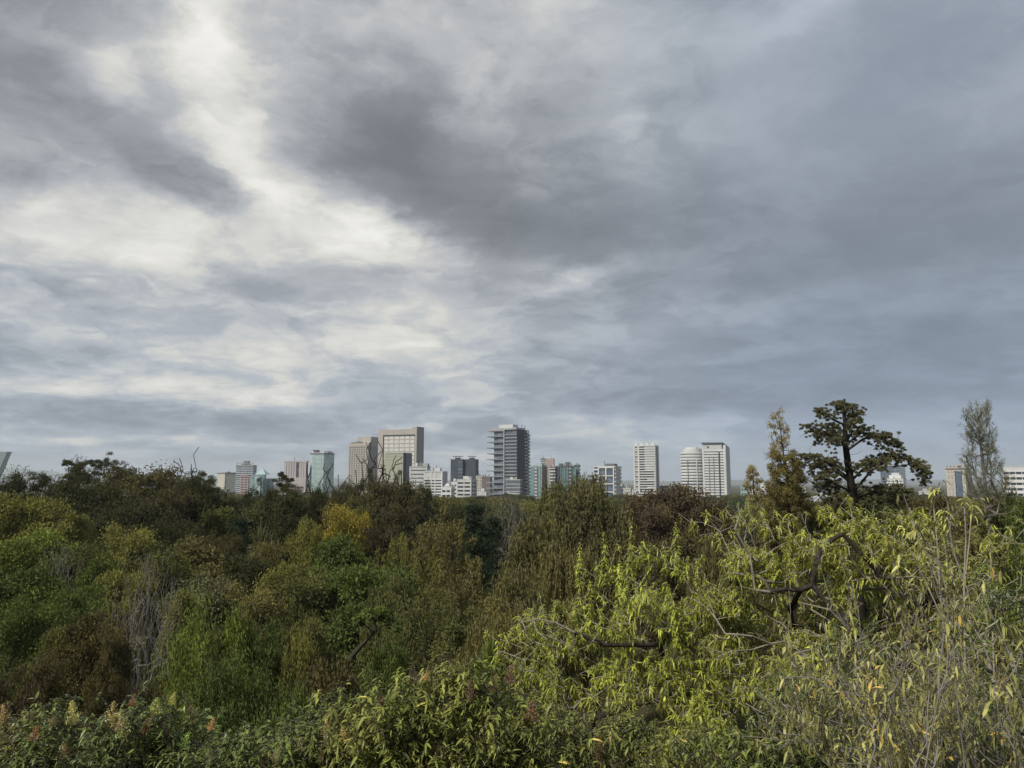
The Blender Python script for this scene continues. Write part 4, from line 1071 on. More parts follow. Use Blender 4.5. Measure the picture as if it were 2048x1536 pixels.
 ('broad_tree', 'grey-green crown between the mustard-olive and brown-yellow crowns', 330, 1110, 110, 64, 'broad', C_OLIVE, 0),
 ('broad_tree', 'dark hollow-crowned tree below the yucca', 480, 1120, 120, 66, 'broad', C_DARK, 2),
 ('cypress_tree', 'dark brown tree under the blue-black conifer', 450, 1075, 90, 88, 'cypress', C_BROWN, 2),
 ('broad_tree', 'small yellow-green crown beside the leafless grey tree', 365, 1195, 90, 46, 'broad', C_YOLIVE, 1),
 ('broad_tree', 'muted green crown over the leafless trees', 205, 1130, 100, 60, 'broad', C_GREEN, 1),
 ('bare_tree', 'thin bare tree left of the bright green crown', 120, 1110, 90, 62, 'bare', None, 2),
 ('broad_tree', 'dark green crown beneath the bright green layered crown', 60, 1215, 130, 42, 'broad', C_GREEN, 3),
 ('broad_tree', 'grey-green low crown above the rust-brown thicket', 120, 1265, 100, 38, 'broad', C_OLIVE, 2),
 ('weeping_tree', 'olive weeping crown right of the mid-green crown', 790, 1175, 110, 50, 'weeping', C_OLIVE, 1),
 ('cypress_tree', 'tall irregular dark crown before the cream block', 385, 962, 90, 106, 'cypress', C_DARK, 1),
 ('cypress_tree', 'jagged dark crown before the spire', 160, 938, 95, 118, 'cypress', C_DARK, 0),
 ('cypress_tree', 'jagged dark crown left of the beige hotel foot', 690, 985, 80, 110, 'cypress', C_BROWN, 1),
 ('thin_crowned_tree', 'ragged dark crown before the beige hotel', 725, 950, 70, 112, 'sparse', C_DARK, 1),
 ('thin_crowned_tree', 'ragged dark crown before the olive glass block', 800, 955, 85, 110, 'sparse', C_BROWN, 2),
 ('thin_crowned_tree', 'ragged dark crown before the white banded flats', 850, 972, 75, 112, 'sparse', C_DARK, 0),
 ('thin_crowned_tree', 'ragged dark crown before the pyramid-topped tower', 520, 968, 70, 116, 'sparse', C_DARK, 1),
]
for (nm, lb, px, py, wp, Y, kd, colr, vr) in TREES:
    cat = 'bush' if 'bush' in nm else ('plant' if nm == 'yucca_plant' else 'tree')
    plant_tree(nm, lb, px, py, wp, Y, kd, colr, vr, cat=cat)

# farther treetops filling the park up to the first houses
LANDMARKS = [(90, 'spire'), (330, 'brown mound'), (480, 'pyramid-topped tower'), (640, 'octagon tower'), (790, 'tallest beige hotel'), (930, 'dark twin towers'), (1020, 'balcony tower'),
             (1120, 'teal blocks'), (1215, 'white-gridded building'), (1295, 'lone white tower'), (1410, 'twin white towers'), (1570, 'tall poplar'), (1690, 'right cypress'), (1800, 'stepped white block'), (1920, 'blue-strip building'), (2040, 'striped office')]
def far_wood():
    rng = np.random.default_rng(55)
    todo = []
    for Y, step, top in ((140, 62, 1012), (175, 56, 1008), (220, 52, 1004), (280, 48, 1000), (360, 44, 997), (470, 42, 994), (590, 40, 991)):
        for px in np.arange(-20, 2080, step):
            px = px + rng.uniform(-.35, .35) * step
            if px < 420 and Y < 200: continue
            py = top + rng.uniform(-5, 9)
            kd = rng.choice(['broad', 'broad', 'broad', 'cypress', 'weeping'])
            ci = rng.integers(0, 6)
            todo.append((px, py, step * rng.uniform(1.15, 1.6), Y, kd, ci))
    cols = [(C_GREYG, 'grey-green'), (C_OLIVE, 'olive'), (C_BLUE, 'blue-green'), (C_WEEP, 'dull brown-green'), (C_TAWNY, 'tawny'), (C_DARK, 'dark')]
    groups = {}
    for e in todo:
        lm = min(LANDMARKS, key=lambda l: abs(l[0] - e[0]))[1]
        dist = {140: 'nearer', 175: 'nearer', 220: 'middle', 280: 'middle', 360: 'farther', 470: 'farther', 590: 'farthest'}[e[3]]
        groups.setdefault((cols[e[5]][1], dist, lm), []).append(e)
    ordw = ['first', 'second', 'third', 'fourth', 'fifth', 'sixth']
    for (cn, dist, lm), es in groups.items():
        es.sort()
        for i, e in enumerate(es):
            lb = f'{cn} treetop of the {dist} rows below the {lm}'
            if len(es) > 1: lb += f', {ordw[min(i, 5)]} from the left'
            plant_tree('distant_tree', lb, e[0], e[1], e[2], e[3], e[4], cols[e[5]][0], int(e[0]), group='distant treetops')
far_wood()
# ------------------------------------------------------------------ three tall trees against the sky on the right
def px_tree(name, label, base_px, Y, trunk_px, clumps, color, seed, leaf=(.16, .05), n=260, droop=.7, squash=.6, dead=(), tip_r=.035, rmax=.38, up=.15, outward=.7, gr=None, cat='tree', reps=3, rag=.25, hang=False, floor_r=None):
    """trunk and leaf pads given by bearing and height (pixels) at ground distance Y; pads get a depth of their own"""
    rng = np.random.default_rng(seed)
    base = at(base_px, HORIZON, Y); gz = float(ground_z(base[0], Y)) - .1
    B = np.array([base[0], Y, gz])
    trunk = [np.zeros(3)] + [at(x, y, Y) - B for x, y in trunk_px]
    C, R = [], []
    for c in clumps:
        x, y, r = c[:3]; rm = r / F * Y
        for k in range(reps):                                    # each pad repeats at several depths, so that the crown is round
            dy = rng.normal() * (c[3] if len(c) > 3 else 1.0)
            C.append(at(x + rng.normal() * r * rag, y + rng.normal() * r * rag * .6, Y + dy) - B); R.append(rm * rng.uniform(.35, .9))
            if hang and rng.random() < .55: C.append(C[-1] + np.array([rng.normal() * rm * .5, rng.normal() * .3, -rm * rng.uniform(.5, 1.5)])); R.append(rm * rng.uniform(.15, .4))
    C = np.array(C); R = np.array(R)
    tips = C
    if dead: tips = np.concatenate([C, np.array([at(x, y, Y + rng.normal() * .4) - B for x, y in dead])])
    nodes, par, _ = skeleton(rng, trunk, tips, .5, up=up, lift=.12)
    root = tag(empty(name, B), label, cat, gr or 'tall trees against the sky')
    tm, _ = limb_mesh(name + '_trunk', nodes, par, MAT['bark'], tip_r, .45, rmax, floor=None if floor_r is None else np.linspace(floor_r, floor_r * .25, len(trunk)))
    link('trunk', tm, root)
    V, Q, t = clump_leaves(rng, C, R, n, leaf[0], leaf[1], droop, squash, outward, .8, soft=hang)
    link('crown', np_mesh(name + '_crown', V, [Q], MAT['leaf'], [t]), root, color=color)
    return root

def tier_tree():
    """old cypress: limbs in tiers, foliage lying along them and hanging below"""
    rng = np.random.default_rng(21); Y = 55.
    base = at(1706, HORIZON, Y); B = np.array([base[0], Y, float(ground_z(base[0], Y)) - .1])
    trunk = [np.zeros(3)] + [at(x, y, Y) - B for x, y in ((1714, 1100), (1710, 1040), (1706, 990), (1700, 950), (1694, 910), (1690, 880), (1691, 850), (1688, 825), (1684, 804))]
    # (limb in pixels, depth of its end, thickness of the foliage in pixels, tufts)
    tiers = [([(1690, 850), (1664, 838), (1646, 822), (1636, 818)], -1., 9, 40), ([(1690, 842), (1708, 828), (1722, 822)], .8, 9, 34), ([(1688, 822), (1672, 808), (1660, 806)], .6, 8, 26), ([(1689, 830), (1700, 812), (1712, 812)], -.6, 8, 26), ([(1688, 815), (1685, 802)], 0, 10, 22),
      ([(1690, 862), (1706, 846), (1722, 838)], -1.2, 10, 34), ([(1690, 866), (1668, 852), (1652, 850)], 1.2, 9, 34),
      ([(1690, 888), (1660, 868), (1630, 856), (1612, 850)], -.8, 11, 56), ([(1690, 880), (1668, 862), (1640, 868), (1626, 872)], 1.6, 10, 44), ([(1691, 892), (1700, 870), (1716, 858), (1740, 855)], 1.5, 9, 40),
      ([(1692, 902), (1726, 878), (1758, 868), (1782, 876), (1800, 896)], -.6, 11, 80), ([(1691, 890), (1722, 866), (1748, 866), (1768, 874)], 1.4, 9, 40), ([(1692, 892), (1676, 880), (1656, 880)], -1.6, 10, 34),
      ([(1696, 955), (1664, 930), (1634, 914), (1602, 912)], -.8, 13, 80), ([(1696, 945), (1660, 922), (1634, 930), (1616, 942)], 1.5, 13, 64), ([(1698, 962), (1670, 942), (1648, 948), (1634, 958)], -1.6, 12, 56),
      ([(1706, 985), (1738, 946), (1770, 920), (1806, 914), (1834, 930), (1852, 956)], -.5, 12, 110), ([(1702, 962), (1732, 932), (1764, 914), (1790, 910)], 1.4, 12, 70), ([(1800, 916), (1826, 918), (1848, 934), (1858, 950)], .8, 9, 36), ([(1700, 950), (1720, 928), (1742, 920)], -1.6, 11, 44),
      ([(1706, 992), (1750, 972), (1790, 974), (1826, 984)], -.8, 11, 70), ([(1706, 1000), (1748, 982), (1784, 986), (1812, 992)], 1.3, 11, 50), ([(1704, 985), (1676, 970), (1654, 968), (1640, 974)], .8, 12, 50),
      ([(1708, 1010), (1680, 1000), (1660, 1005)], -1., 14, 44), ([(1708, 1015), (1736, 1002), (1760, 1010)], 1., 14, 44)]
    limbs, C, R = [], [], []
    for pl, dep, th, cnt in tiers:
        q = [at(x, y, Y + dep * i / (len(pl) - 1)) - B for i, (x, y) in enumerate(pl)]
        limbs.append(q); cnt = int(cnt * .95)
        seg = np.linspace(0, len(q) - 1.001, 60); pts = np.array([q[int(f)] * (1 - f % 1) + q[int(f) + 1] * (f % 1) for f in seg])
        f = rng.uniform(.18, 1, cnt) ** .8; p = pts[(f * 59).astype(int)]; m = Y / F
        wide = th * m * (1.15 - .55 * f)
        c = p + np.stack([rng.normal(size=cnt) * wide * .8, rng.normal(size=cnt) * wide * 1.5, (rng.uniform(-.55, .85, cnt)) * wide], -1)
        C.append(c); R.append(wide * rng.uniform(.18, .50, cnt))
        hang = rng.random(cnt) < .5                             # tassels
        c2 = c[hang] + np.stack([rng.normal(size=hang.sum()) * .1, rng.normal(size=hang.sum()) * .1, -rng.uniform(.15, .8, hang.sum())], -1)
        C.append(c2); R.append(wide[hang] * rng.uniform(.12, .28, hang.sum()))
    C = np.concatenate(C); R = np.concatenate(R)
    dead = np.array([at(x, y, Y) - B for x, y in ((1598, 876), (1607, 869), (1619, 898), (1630, 888), (1846, 968), (1836, 962), (1724, 902), (1712, 908))])
    nodes, par, _ = skeleton(rng, trunk, np.concatenate([C[::3], dead]), .5, up=.0, lift=.04, limbs=limbs)
    fl = np.concatenate([np.linspace(.42, .09, len(trunk))] + [np.linspace(.10, .022, len(l)) for l in limbs])
    root = tag(empty('cypress_tree', B), 'tall layered cypress with drooping limbs against the right sky', 'tree', 'tall trees against the sky')
    tm, _ = limb_mesh('cypress_trunk', nodes, par, MAT['bark'], .010, .42, .42, floor=fl); link('trunk', tm, root)
    V, Q, t = clump_leaves(rng, C, R, 62, .15, .042, 1.3, .8, .5, .8, soft=True)
    link('crown', np_mesh('cypress_crown', V, [Q], MAT['leaf'], [t]), root, color=(.105, .105, .064))
tier_tree()

rng_ = np.random.default_rng(31)
pop = []
for y in np.arange(826, 1020, 7):
    hw = np.interp(y, [820, 850, 890, 905, 930, 960, 1000, 1020], [6, 20, 26, 22, 30, 34, 40, 42]); cx_ = np.interp(y, [820, 900, 1000], [1556, 1566, 1578])
    for k in range(max(2, int(hw / 6))): pop.append((cx_ + rng_.uniform(-hw, hw), y + rng_.uniform(-4, 4), rng_.uniform(5, 10), .7))
px_tree('poplar_tree', 'tall narrow poplar with thin yellowing leaves left of the big cypress', 1578, 60, [(1580, 1060), (1576, 980), (1566, 900), (1560, 850), (1556, 826)], [p for p in pop if p[1] < 912], (.30, .25, .14), 32, (.13, .05), 26, .3, 1.3, tip_r=.012, rmax=.2, up=.6)
px_tree('poplar_tree', 'bushy olive lower tree growing against the narrow poplar', 1580, 57, [(1582, 1060), (1578, 1000), (1574, 940), (1570, 912)], [(p[0], p[1], p[2] * 1.5, 1.1) for p in pop if p[1] > 908], (.145, .125, .055), 33, (.15, .05), 110, .9, 1.1, tip_r=.02, rmax=.2, up=.4)
sm = []
for y in np.arange(938, 1020, 7):
    hw = np.interp(y, [935, 960, 1000, 1020], [5, 16, 22, 24])
    for k in range(4): sm.append((1505 + rng_.uniform(-hw, hw) + (y - 935) * .06, y + rng_.uniform(-4, 4), rng_.uniform(4, 9), .7))
px_tree('poplar_tree', 'small thin poplar top left of the tall narrow poplar', 1508, 62, [(1510, 1060), (1508, 1000), (1506, 940)], sm, (.29, .24, .13), 34, (.13, .05), 34, .3, 1.3, tip_r=.012, rmax=.14, up=.6)

def feather_tree():
    """casuarina: upswept plumes of needle twigs on an open frame"""
    rng = np.random.default_rng(41); Y = 46
    base = at(1985, HORIZON, Y); gz = float(ground_z(base[0], Y)) - .1; B = np.array([base[0], Y, gz])
    trunk = [np.zeros(3)] + [at(x, y, Y) - B for x, y in ((1984, 1090), (1978, 1020), (1970, 965), (1964, 910), (1958, 860), (1952, 815))]
    tips = []
    for y in np.arange(812, 1035, 3.2):
        cx = np.interp(y, [805, 860, 960, 1035], [1950, 1958, 1970, 1982]); hwl = np.interp(y, [803, 830, 870, 905, 930, 970, 1035], [24, 34, 28, 30, 54, 44, 60]); hwr = np.interp(y, [803, 840, 880, 900, 930, 960, 1035], [24, 36, 32, 30, 40, 54, 66])
        for k in range(5):
            s = rng.uniform(-1, 1)
            tips.append(at(cx + (hwl if s < 0 else hwr) * s * .9, y + 8 - abs(s) * 10 + rng.normal() * 3, Y + rng.normal() * .8 * (hwl / 40)) - B)
    tips = np.array(tips)
    nodes, par, tn = skeleton(rng, trunk, tips, .4, up=.75, lift=-.05)
    root = tag(empty('casuarina_tree', B), 'feathery casuarina with upswept plumes against the sky at the far right', 'tree', 'tall trees against the sky')
    tm, _ = limb_mesh('casuarina_trunk', nodes, par, MAT['bark_grey'], .014, .45, .2); link('trunk', tm, root)
    n = 34
    k = np.repeat(np.arange(len(tips)), n)
    ax = unit(tips - nodes[par[tn]] + np.array([0, 0, .12]))
    f = rng.uniform(-.5, .5, len(k))
    P = tips[k] + ax[k] * f[:, None] * .75 + rng.normal(size=(len(k), 3)) * .045
    D = unit(ax[k] + rng.normal(size=P.shape) * .4)
    V, Q = rhombs(P, D, rng.uniform(.12, .30, len(P)), rng.uniform(.012, .026, len(P)), rng)
    link('crown', np_mesh('casuarina_crown', V, [Q], MAT['leaf'], [rng.uniform(0, 1, len(P))]), root, color=(.15, .152, .10))
feather_tree()

# ragged crowns on the left skyline
G_PARK = 'trees of the park'
KW = dict(leaf=(.20, .065), n=210, droop=.8, squash=.7, reps=5, rag=.55, hang=False, tip_r=.018, rmax=.35, gr=G_PARK)
px_tree('thin_crowned_tree', 'flat-topped dark tree standing before the pointed spire', 152, 122, [(152, 1010), (150, 970), (152, 945), (148, 930)], [(132, 928, 9), (142, 926, 10), (155, 932, 10), (166, 928, 7), (148, 940, 9), (158, 950, 12), (140, 956, 10), (166, 962, 14), (150, 972, 16)], C_DARK, 141, **KW)
px_tree('thin_crowned_tree', 'airy rounded treetop just right of the pointed spire', 212, 121, [(214, 1010), (212, 975), (208, 950), (210, 930)], [(184, 926, 9), (196, 921, 10), (210, 923, 13), (225, 932, 11), (236, 939, 10), (200, 933, 10), (215, 943, 13), (230, 951, 11), (194, 946, 8), (246, 951, 8), (212, 962, 16)], C_DARK, 142, **KW)
px_tree('thin_crowned_tree', 'thin-crowned dark tree right of the leftmost dark cypress', 90, 124, [(92, 1020), (90, 985), (92, 960)], [(68, 957, 11), (84, 952, 10), (95, 958, 10), (88, 968, 13), (106, 976, 10), (100, 986, 12), (75, 972, 12), (112, 990, 12)], C_DARK, 143, **KW)
px_tree('thin_crowned_tree', 'thin dark crown left of the cream block', 405, 116, [(406, 1010), (404, 975), (408, 958)], [(394, 959, 9), (408, 953, 10), (421, 961, 9), (400, 971, 11), (416, 976, 11), (386, 974, 9), (430, 978, 9), (404, 990, 14)], C_DARK, 144, **KW)
px_tree('thin_crowned_tree', 'narrow ragged dark tree below the portal block', 566, 117, [(566, 1020), (566, 980), (565, 950)], [(563, 950, 7), (571, 959, 9), (558, 967, 9), (576, 973, 10), (565, 982, 13), (549, 987, 10), (586, 987, 12), (581, 961, 6), (568, 1000, 18)], C_DARK, 145, **KW)

# curved bare limb at the left edge
px_tree('fallen_limb_tree', 'dark curved bare limbs arching in from the left edge', -30, 30, [(-28, 1420), (10, 1370), (40, 1345), (70, 1328)], [(60, 1318, 5), (95, 1305, 5), (75, 1335, 4)], (.08, .09, .04), 51, (.1, .04), 40, .5, .8,
        dead=[(20, 1345), (52, 1322), (66, 1318), (84, 1312), (110, 1308), (96, 1322), (120, 1318)], tip_r=.016, rmax=.09, gr='trees of the park')

# ------------------------------------------------------------------ foreground plants
_leafmesh = {}
def leaf_mesh(matname, var):
    """one leaf, 1 m long along +Y, folded at the midrib and bent down"""
    key = (matname, var)
    if key not in _leafmesh:
        dr, wd = ((.45, .22), (.75, .18), (.25, .26))[var]
        t = [.0, .3, .65, 1.0]; w = [.0, .5, .40, .0]
        V = []
        for ti, wi in zip(t, w):
            z = -dr * ti * ti
            if wi == 0: V.append((0, ti * (1 - .2 * dr * ti), z))
            else:
                y = ti * (1 - .2 * dr * ti)
                V += [(-wi * wd, y, z + .05 * wi), (0, y, z - .03), (wi * wd, y, z + .05 * wi)]
        T = np.array([(0, 2, 1), (0, 3, 2), (4, 5, 7), (5, 6, 7)]); Q = np.array([(1, 2, 5, 4), (2, 3, 6, 5)])
        tt = [(.55, .35, .75)[var]]
        _leafmesh[key] = np_mesh('leaf', np.array(V), [T, Q], MAT[matname], [np.full(4, tt[0]), np.full(2, tt[0])], smooth=True)
    return _leafmesh[key]

def finish_plant(name, label, cat, group, B, nodes, par, P, D, L, W, droop, tint, color, rng, bark, matname, n_single=220, tip_r=.006, rmax=.09, thin_at=.03, color2=None, expo=.5, roll=.5, floor=None):
    """one plant: stems, some hundreds of leaves as pieces of their own, the rest of the foliage together"""
    root = tag(empty(name, B), label, cat, group)
    tm, _ = limb_mesh(name + '_stems', nodes - B, par, MAT[bark], tip_r, expo, rmax, 5, thin_at, floor)
    link('branches' if cat != 'tree' else 'trunk', tm, root)
    # the leaves that show largest: near the camera, inside the frame and on the outside of the plant
    v = P - CAM; fw = v[:, 1] * math.cos(PITCH) + v[:, 2] * math.sin(PITCH); upv = -v[:, 1] * math.sin(PITCH) + v[:, 2] * math.cos(PITCH)
    px = 1024 + v[:, 0] / fw * F; py = 768 - upv / fw * F
    ok = (px > 5) & (px < 2043) & (py > 0) & (py < 1530)
    score = np.where(ok, L / fw + rng.uniform(0, .25, len(P)) * np.mean(L / fw) - .02 * np.linalg.norm(v, axis=1) / np.mean(np.linalg.norm(v, axis=1)), -9)
    sel = np.argsort(-score)[:n_single]
    mask = np.ones(len(P), bool); mask[sel] = False
    V, T, Q = blades((P - B)[mask], D[mask], L[mask], W[mask], droop[mask], rng, roll)
    tt = tint[mask]
    fo = link('foliage', np_mesh(name + '_foliage', V, [T, Q], MAT[matname], [np.concatenate([tt, tt]), tt]), root, color=color)
    fo['kind'] = 'stuff'
    for i in sel:
        var = int(rng.integers(0, 3))
        yv = Vector(D[i]).normalized(); x = yv.cross(Vector((0, 0, 1)));
        if x.length < 1e-3: x = Vector((1, 0, 0))
        x.normalize(); x = (x + x.cross(yv) * float(rng.normal() * .35)).normalized(); z = x.cross(yv)
        o = bpy.data.objects.new('leaf', leaf_mesh(matname, var)); COL.objects.link(o); o.parent = root
        l = float(L[i]); M = Matrix((x * l, yv * l, z * l)).transposed().to_4x4(); M.translation = Vector(P[i] - B)
        o.matrix_local = M
        f = .55 + .9 * tint[i]; c = color2 if (color2 is not None and rng.random() < .2) else color
        o.color = (c[0] * f, c[1] * f, c[2] * f, 1)
    return root

def px_tips(rng, blobs, Y, n, shell=.35, cluster=0, spread=.2):
    """points filling round masses given by bearing, height and size in pixels around distance Y (blob: px, py, rx, ry[, dY])"""
    out = []
    area = np.array([b[2] * b[3] for b in blobs], float); cnt = np.maximum(4, (n * area / area.sum()).astype(int))
    for b, c in zip(blobs, cnt):
        Yb = Y + (b[4] if len(b) > 4 else 0)
        ctr = at(b[0], b[1], Yb); rx = b[2] / F * Yb; rz = b[3] / F * Yb; ry = .5 * (rx + rz)
        d = rand_dir(rng, c * 3); d = d[(d[:, 1] < .55)][:c]
        r = rng.uniform(shell, 1, len(d)) ** .6
        pts = ctr + d * r[:, None] * np.array([rx, ry, rz])
        if cluster:                                              # leaves gather on boughs, with gaps between them
            cc = pts[:max(3, len(pts) // cluster)]
            pts = cc[rng.integers(0, len(cc), len(pts))] + rng.normal(size=pts.shape) * spread
        out.append(pts)
    return np.concatenate(out)

def rosettes(rng, tips, axis, per, L, W, ang=(50, 105), back=.10):
    """whorls of leaves round the tips of twigs"""
    n = len(tips); k = np.repeat(np.arange(n), per)
    a = axis[k]; ref = rand_dir(rng, len(k)); s = unit(np.cross(a, ref))
    th = np.radians(rng.uniform(ang[0], ang[1], len(k)))
    D = unit(a * np.cos(th)[:, None] + s * np.sin(th)[:, None])
    P = tips[k] - a * (rng.uniform(0, 1, len(k)) * back)[:, None]
    sz = rng.uniform(.6, 1.3, n)[k]
    q = rng.uniform(.4, 1.3, len(k))
    return P, D, L * q * sz, W * (q * .6 + .4) * rng.uniform(.6, 1.3, len(k)) * sz, k

G_FORE = 'leafy plants on the near slope'
def leafy_tree(name, label, base_px, Y, blobs, n_tips, per, color, seed, trunk_px, shoots=(), leafL=.118, leafW=.029, color2=None, single=260, limbs=()):
    rng = np.random.default_rng(seed)
    b = at(base_px, HORIZON, Y); gz = float(ground_z(b[0], Y)) - .1; B = np.array([b[0], Y, gz])
    tips = px_tips(rng, blobs, Y, n_tips, .3, 42, np.array([.25, .25, .15]))
    g = ground_z(tips[:, 0], tips[:, 1]); tips = tips[tips[:, 2] > g + .4]
    trunk = [B] + [at(x, y, Y + d) for x, y, d in trunk_px]
    LB = [[at(x, y, Y + d) for x, y, d, r in lb] for lb in limbs]
    floor = np.concatenate([np.linspace(.06, .011, len(trunk))] + [np.array([q[3] for q in lb]) for lb in limbs])
    nodes, par, tn = skeleton(rng, trunk, tips, .32, up=.25, jitter=.22, lift=.05, limbs=LB)
    ax = unit(unit(tips - nodes[par[tn]]) + np.array([0, 0, .55]) + rng.normal(size=tips.shape) * .25)
    P, D, L, W, k = rosettes(rng, tips, ax, per, leafL, leafW, (22, 118), .16)
    lit_side = unit(tips - tips.mean(0)) @ unit(np.array([-.3, -.5, .8]))        # sunward, upper shoots made paler: the lit side put into the leaf tint
    tint = np.clip(.34 + .20 * rng.normal(size=len(k)) + .20 * rng.normal(size=len(tips))[k] + .20 * lit_side[k], 0, 1)
    droop = rng.uniform(.05, 1.25, len(k))
    PP, DD, LL, WW, TT, RR = [P], [D], [L], [W], [tint], [droop]
    # upright leafy shoots
    ex_n, ex_p = [], []
    base_n = len(nodes)
    for (x, y0, y1, dY) in shoots:
        a = at(x + rng.uniform(-6, 6), y0, Y + dY); t = at(x, y1, Y + dY)
        j = int(np.argmin(np.linalg.norm(nodes - a, axis=1))); pr = j
        for f in np.linspace(0, 1, 6):
            ex_n.append(a + (t - a) * f + rng.normal(size=3) * .015); ex_p.append(pr); pr = base_n + len(ex_n) - 1
        m = int(np.linalg.norm(t - a) / .0085)
        f = rng.uniform(0.1, 1.0, m); th = rng.uniform(0, 6.283, m)
        el = np.where(f > .93, .8, .25)
        DD.append(unit(np.stack([np.cos(th), np.sin(th), el], -1))); PP.append(a + (t - a) * f[:, None])
        s = np.interp(f, [0, .6, 1], [1.05, 1.0, .6]); LL.append(leafL * 1.05 * s * rng.uniform(.8, 1.15, m)); WW.append(leafW * 1.15 * s * rng.uniform(.8, 1.2, m))
        TT.append(np.clip(.55 + .3 * (f - .5) + .15 * rng.normal(size=m), 0, 1)); RR.append(rng.uniform(.5, 1.0, m))
    if ex_n: nodes = np.concatenate([nodes, np.array(ex_n)]); par = np.concatenate([par, np.array(ex_p)])
    P, D, L, W, T, R = (np.concatenate(x) for x in (PP, DD, LL, WW, TT, RR))
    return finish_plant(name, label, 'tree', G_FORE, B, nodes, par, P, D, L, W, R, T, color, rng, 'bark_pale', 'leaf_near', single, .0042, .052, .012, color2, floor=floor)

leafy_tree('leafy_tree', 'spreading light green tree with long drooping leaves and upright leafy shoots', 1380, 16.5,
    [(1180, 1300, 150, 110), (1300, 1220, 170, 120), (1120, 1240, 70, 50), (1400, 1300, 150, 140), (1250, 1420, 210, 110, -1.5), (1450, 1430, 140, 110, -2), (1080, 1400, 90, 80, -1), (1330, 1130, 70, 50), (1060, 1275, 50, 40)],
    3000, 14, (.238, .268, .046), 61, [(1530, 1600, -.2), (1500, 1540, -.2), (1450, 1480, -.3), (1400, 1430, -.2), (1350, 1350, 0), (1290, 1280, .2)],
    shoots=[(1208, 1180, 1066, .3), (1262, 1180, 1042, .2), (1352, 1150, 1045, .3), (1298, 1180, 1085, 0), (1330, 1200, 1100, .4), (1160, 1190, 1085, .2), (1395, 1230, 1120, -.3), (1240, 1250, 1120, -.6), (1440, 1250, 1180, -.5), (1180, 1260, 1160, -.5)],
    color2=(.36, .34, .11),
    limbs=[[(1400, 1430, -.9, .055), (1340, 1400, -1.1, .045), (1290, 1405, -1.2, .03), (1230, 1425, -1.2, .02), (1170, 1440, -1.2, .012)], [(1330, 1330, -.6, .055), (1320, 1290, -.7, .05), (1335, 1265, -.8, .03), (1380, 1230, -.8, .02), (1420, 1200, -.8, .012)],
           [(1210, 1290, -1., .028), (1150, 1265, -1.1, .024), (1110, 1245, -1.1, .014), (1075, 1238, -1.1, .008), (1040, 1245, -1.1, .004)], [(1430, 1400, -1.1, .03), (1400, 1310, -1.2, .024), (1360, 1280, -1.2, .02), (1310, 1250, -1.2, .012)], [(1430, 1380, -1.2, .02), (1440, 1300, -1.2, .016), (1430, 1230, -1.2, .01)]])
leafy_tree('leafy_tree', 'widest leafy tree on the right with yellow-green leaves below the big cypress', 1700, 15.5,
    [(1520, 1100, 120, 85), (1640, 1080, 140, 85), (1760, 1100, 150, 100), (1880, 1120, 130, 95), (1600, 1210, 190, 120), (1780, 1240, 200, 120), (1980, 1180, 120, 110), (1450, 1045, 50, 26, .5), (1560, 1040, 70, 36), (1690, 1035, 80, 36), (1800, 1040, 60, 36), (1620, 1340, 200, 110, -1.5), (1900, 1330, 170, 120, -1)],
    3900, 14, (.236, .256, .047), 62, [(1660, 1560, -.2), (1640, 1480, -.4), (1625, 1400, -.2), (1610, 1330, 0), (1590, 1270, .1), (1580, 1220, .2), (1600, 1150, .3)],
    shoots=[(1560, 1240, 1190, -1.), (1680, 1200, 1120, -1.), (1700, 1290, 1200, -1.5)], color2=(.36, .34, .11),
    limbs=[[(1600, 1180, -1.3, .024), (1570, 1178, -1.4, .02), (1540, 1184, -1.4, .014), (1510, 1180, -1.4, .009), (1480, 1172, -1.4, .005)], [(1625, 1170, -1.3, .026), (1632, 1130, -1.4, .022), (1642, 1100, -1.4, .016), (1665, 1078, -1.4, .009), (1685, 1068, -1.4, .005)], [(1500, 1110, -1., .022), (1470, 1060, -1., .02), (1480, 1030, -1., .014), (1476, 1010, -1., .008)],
           [(1760, 1150, -1.4, .02), (1745, 1110, -1.4, .016), (1725, 1090, -1.4, .01)], [(1700, 1260, -1.6, .03), (1660, 1220, -1.6, .024), (1600, 1205, -1.6, .012)]])

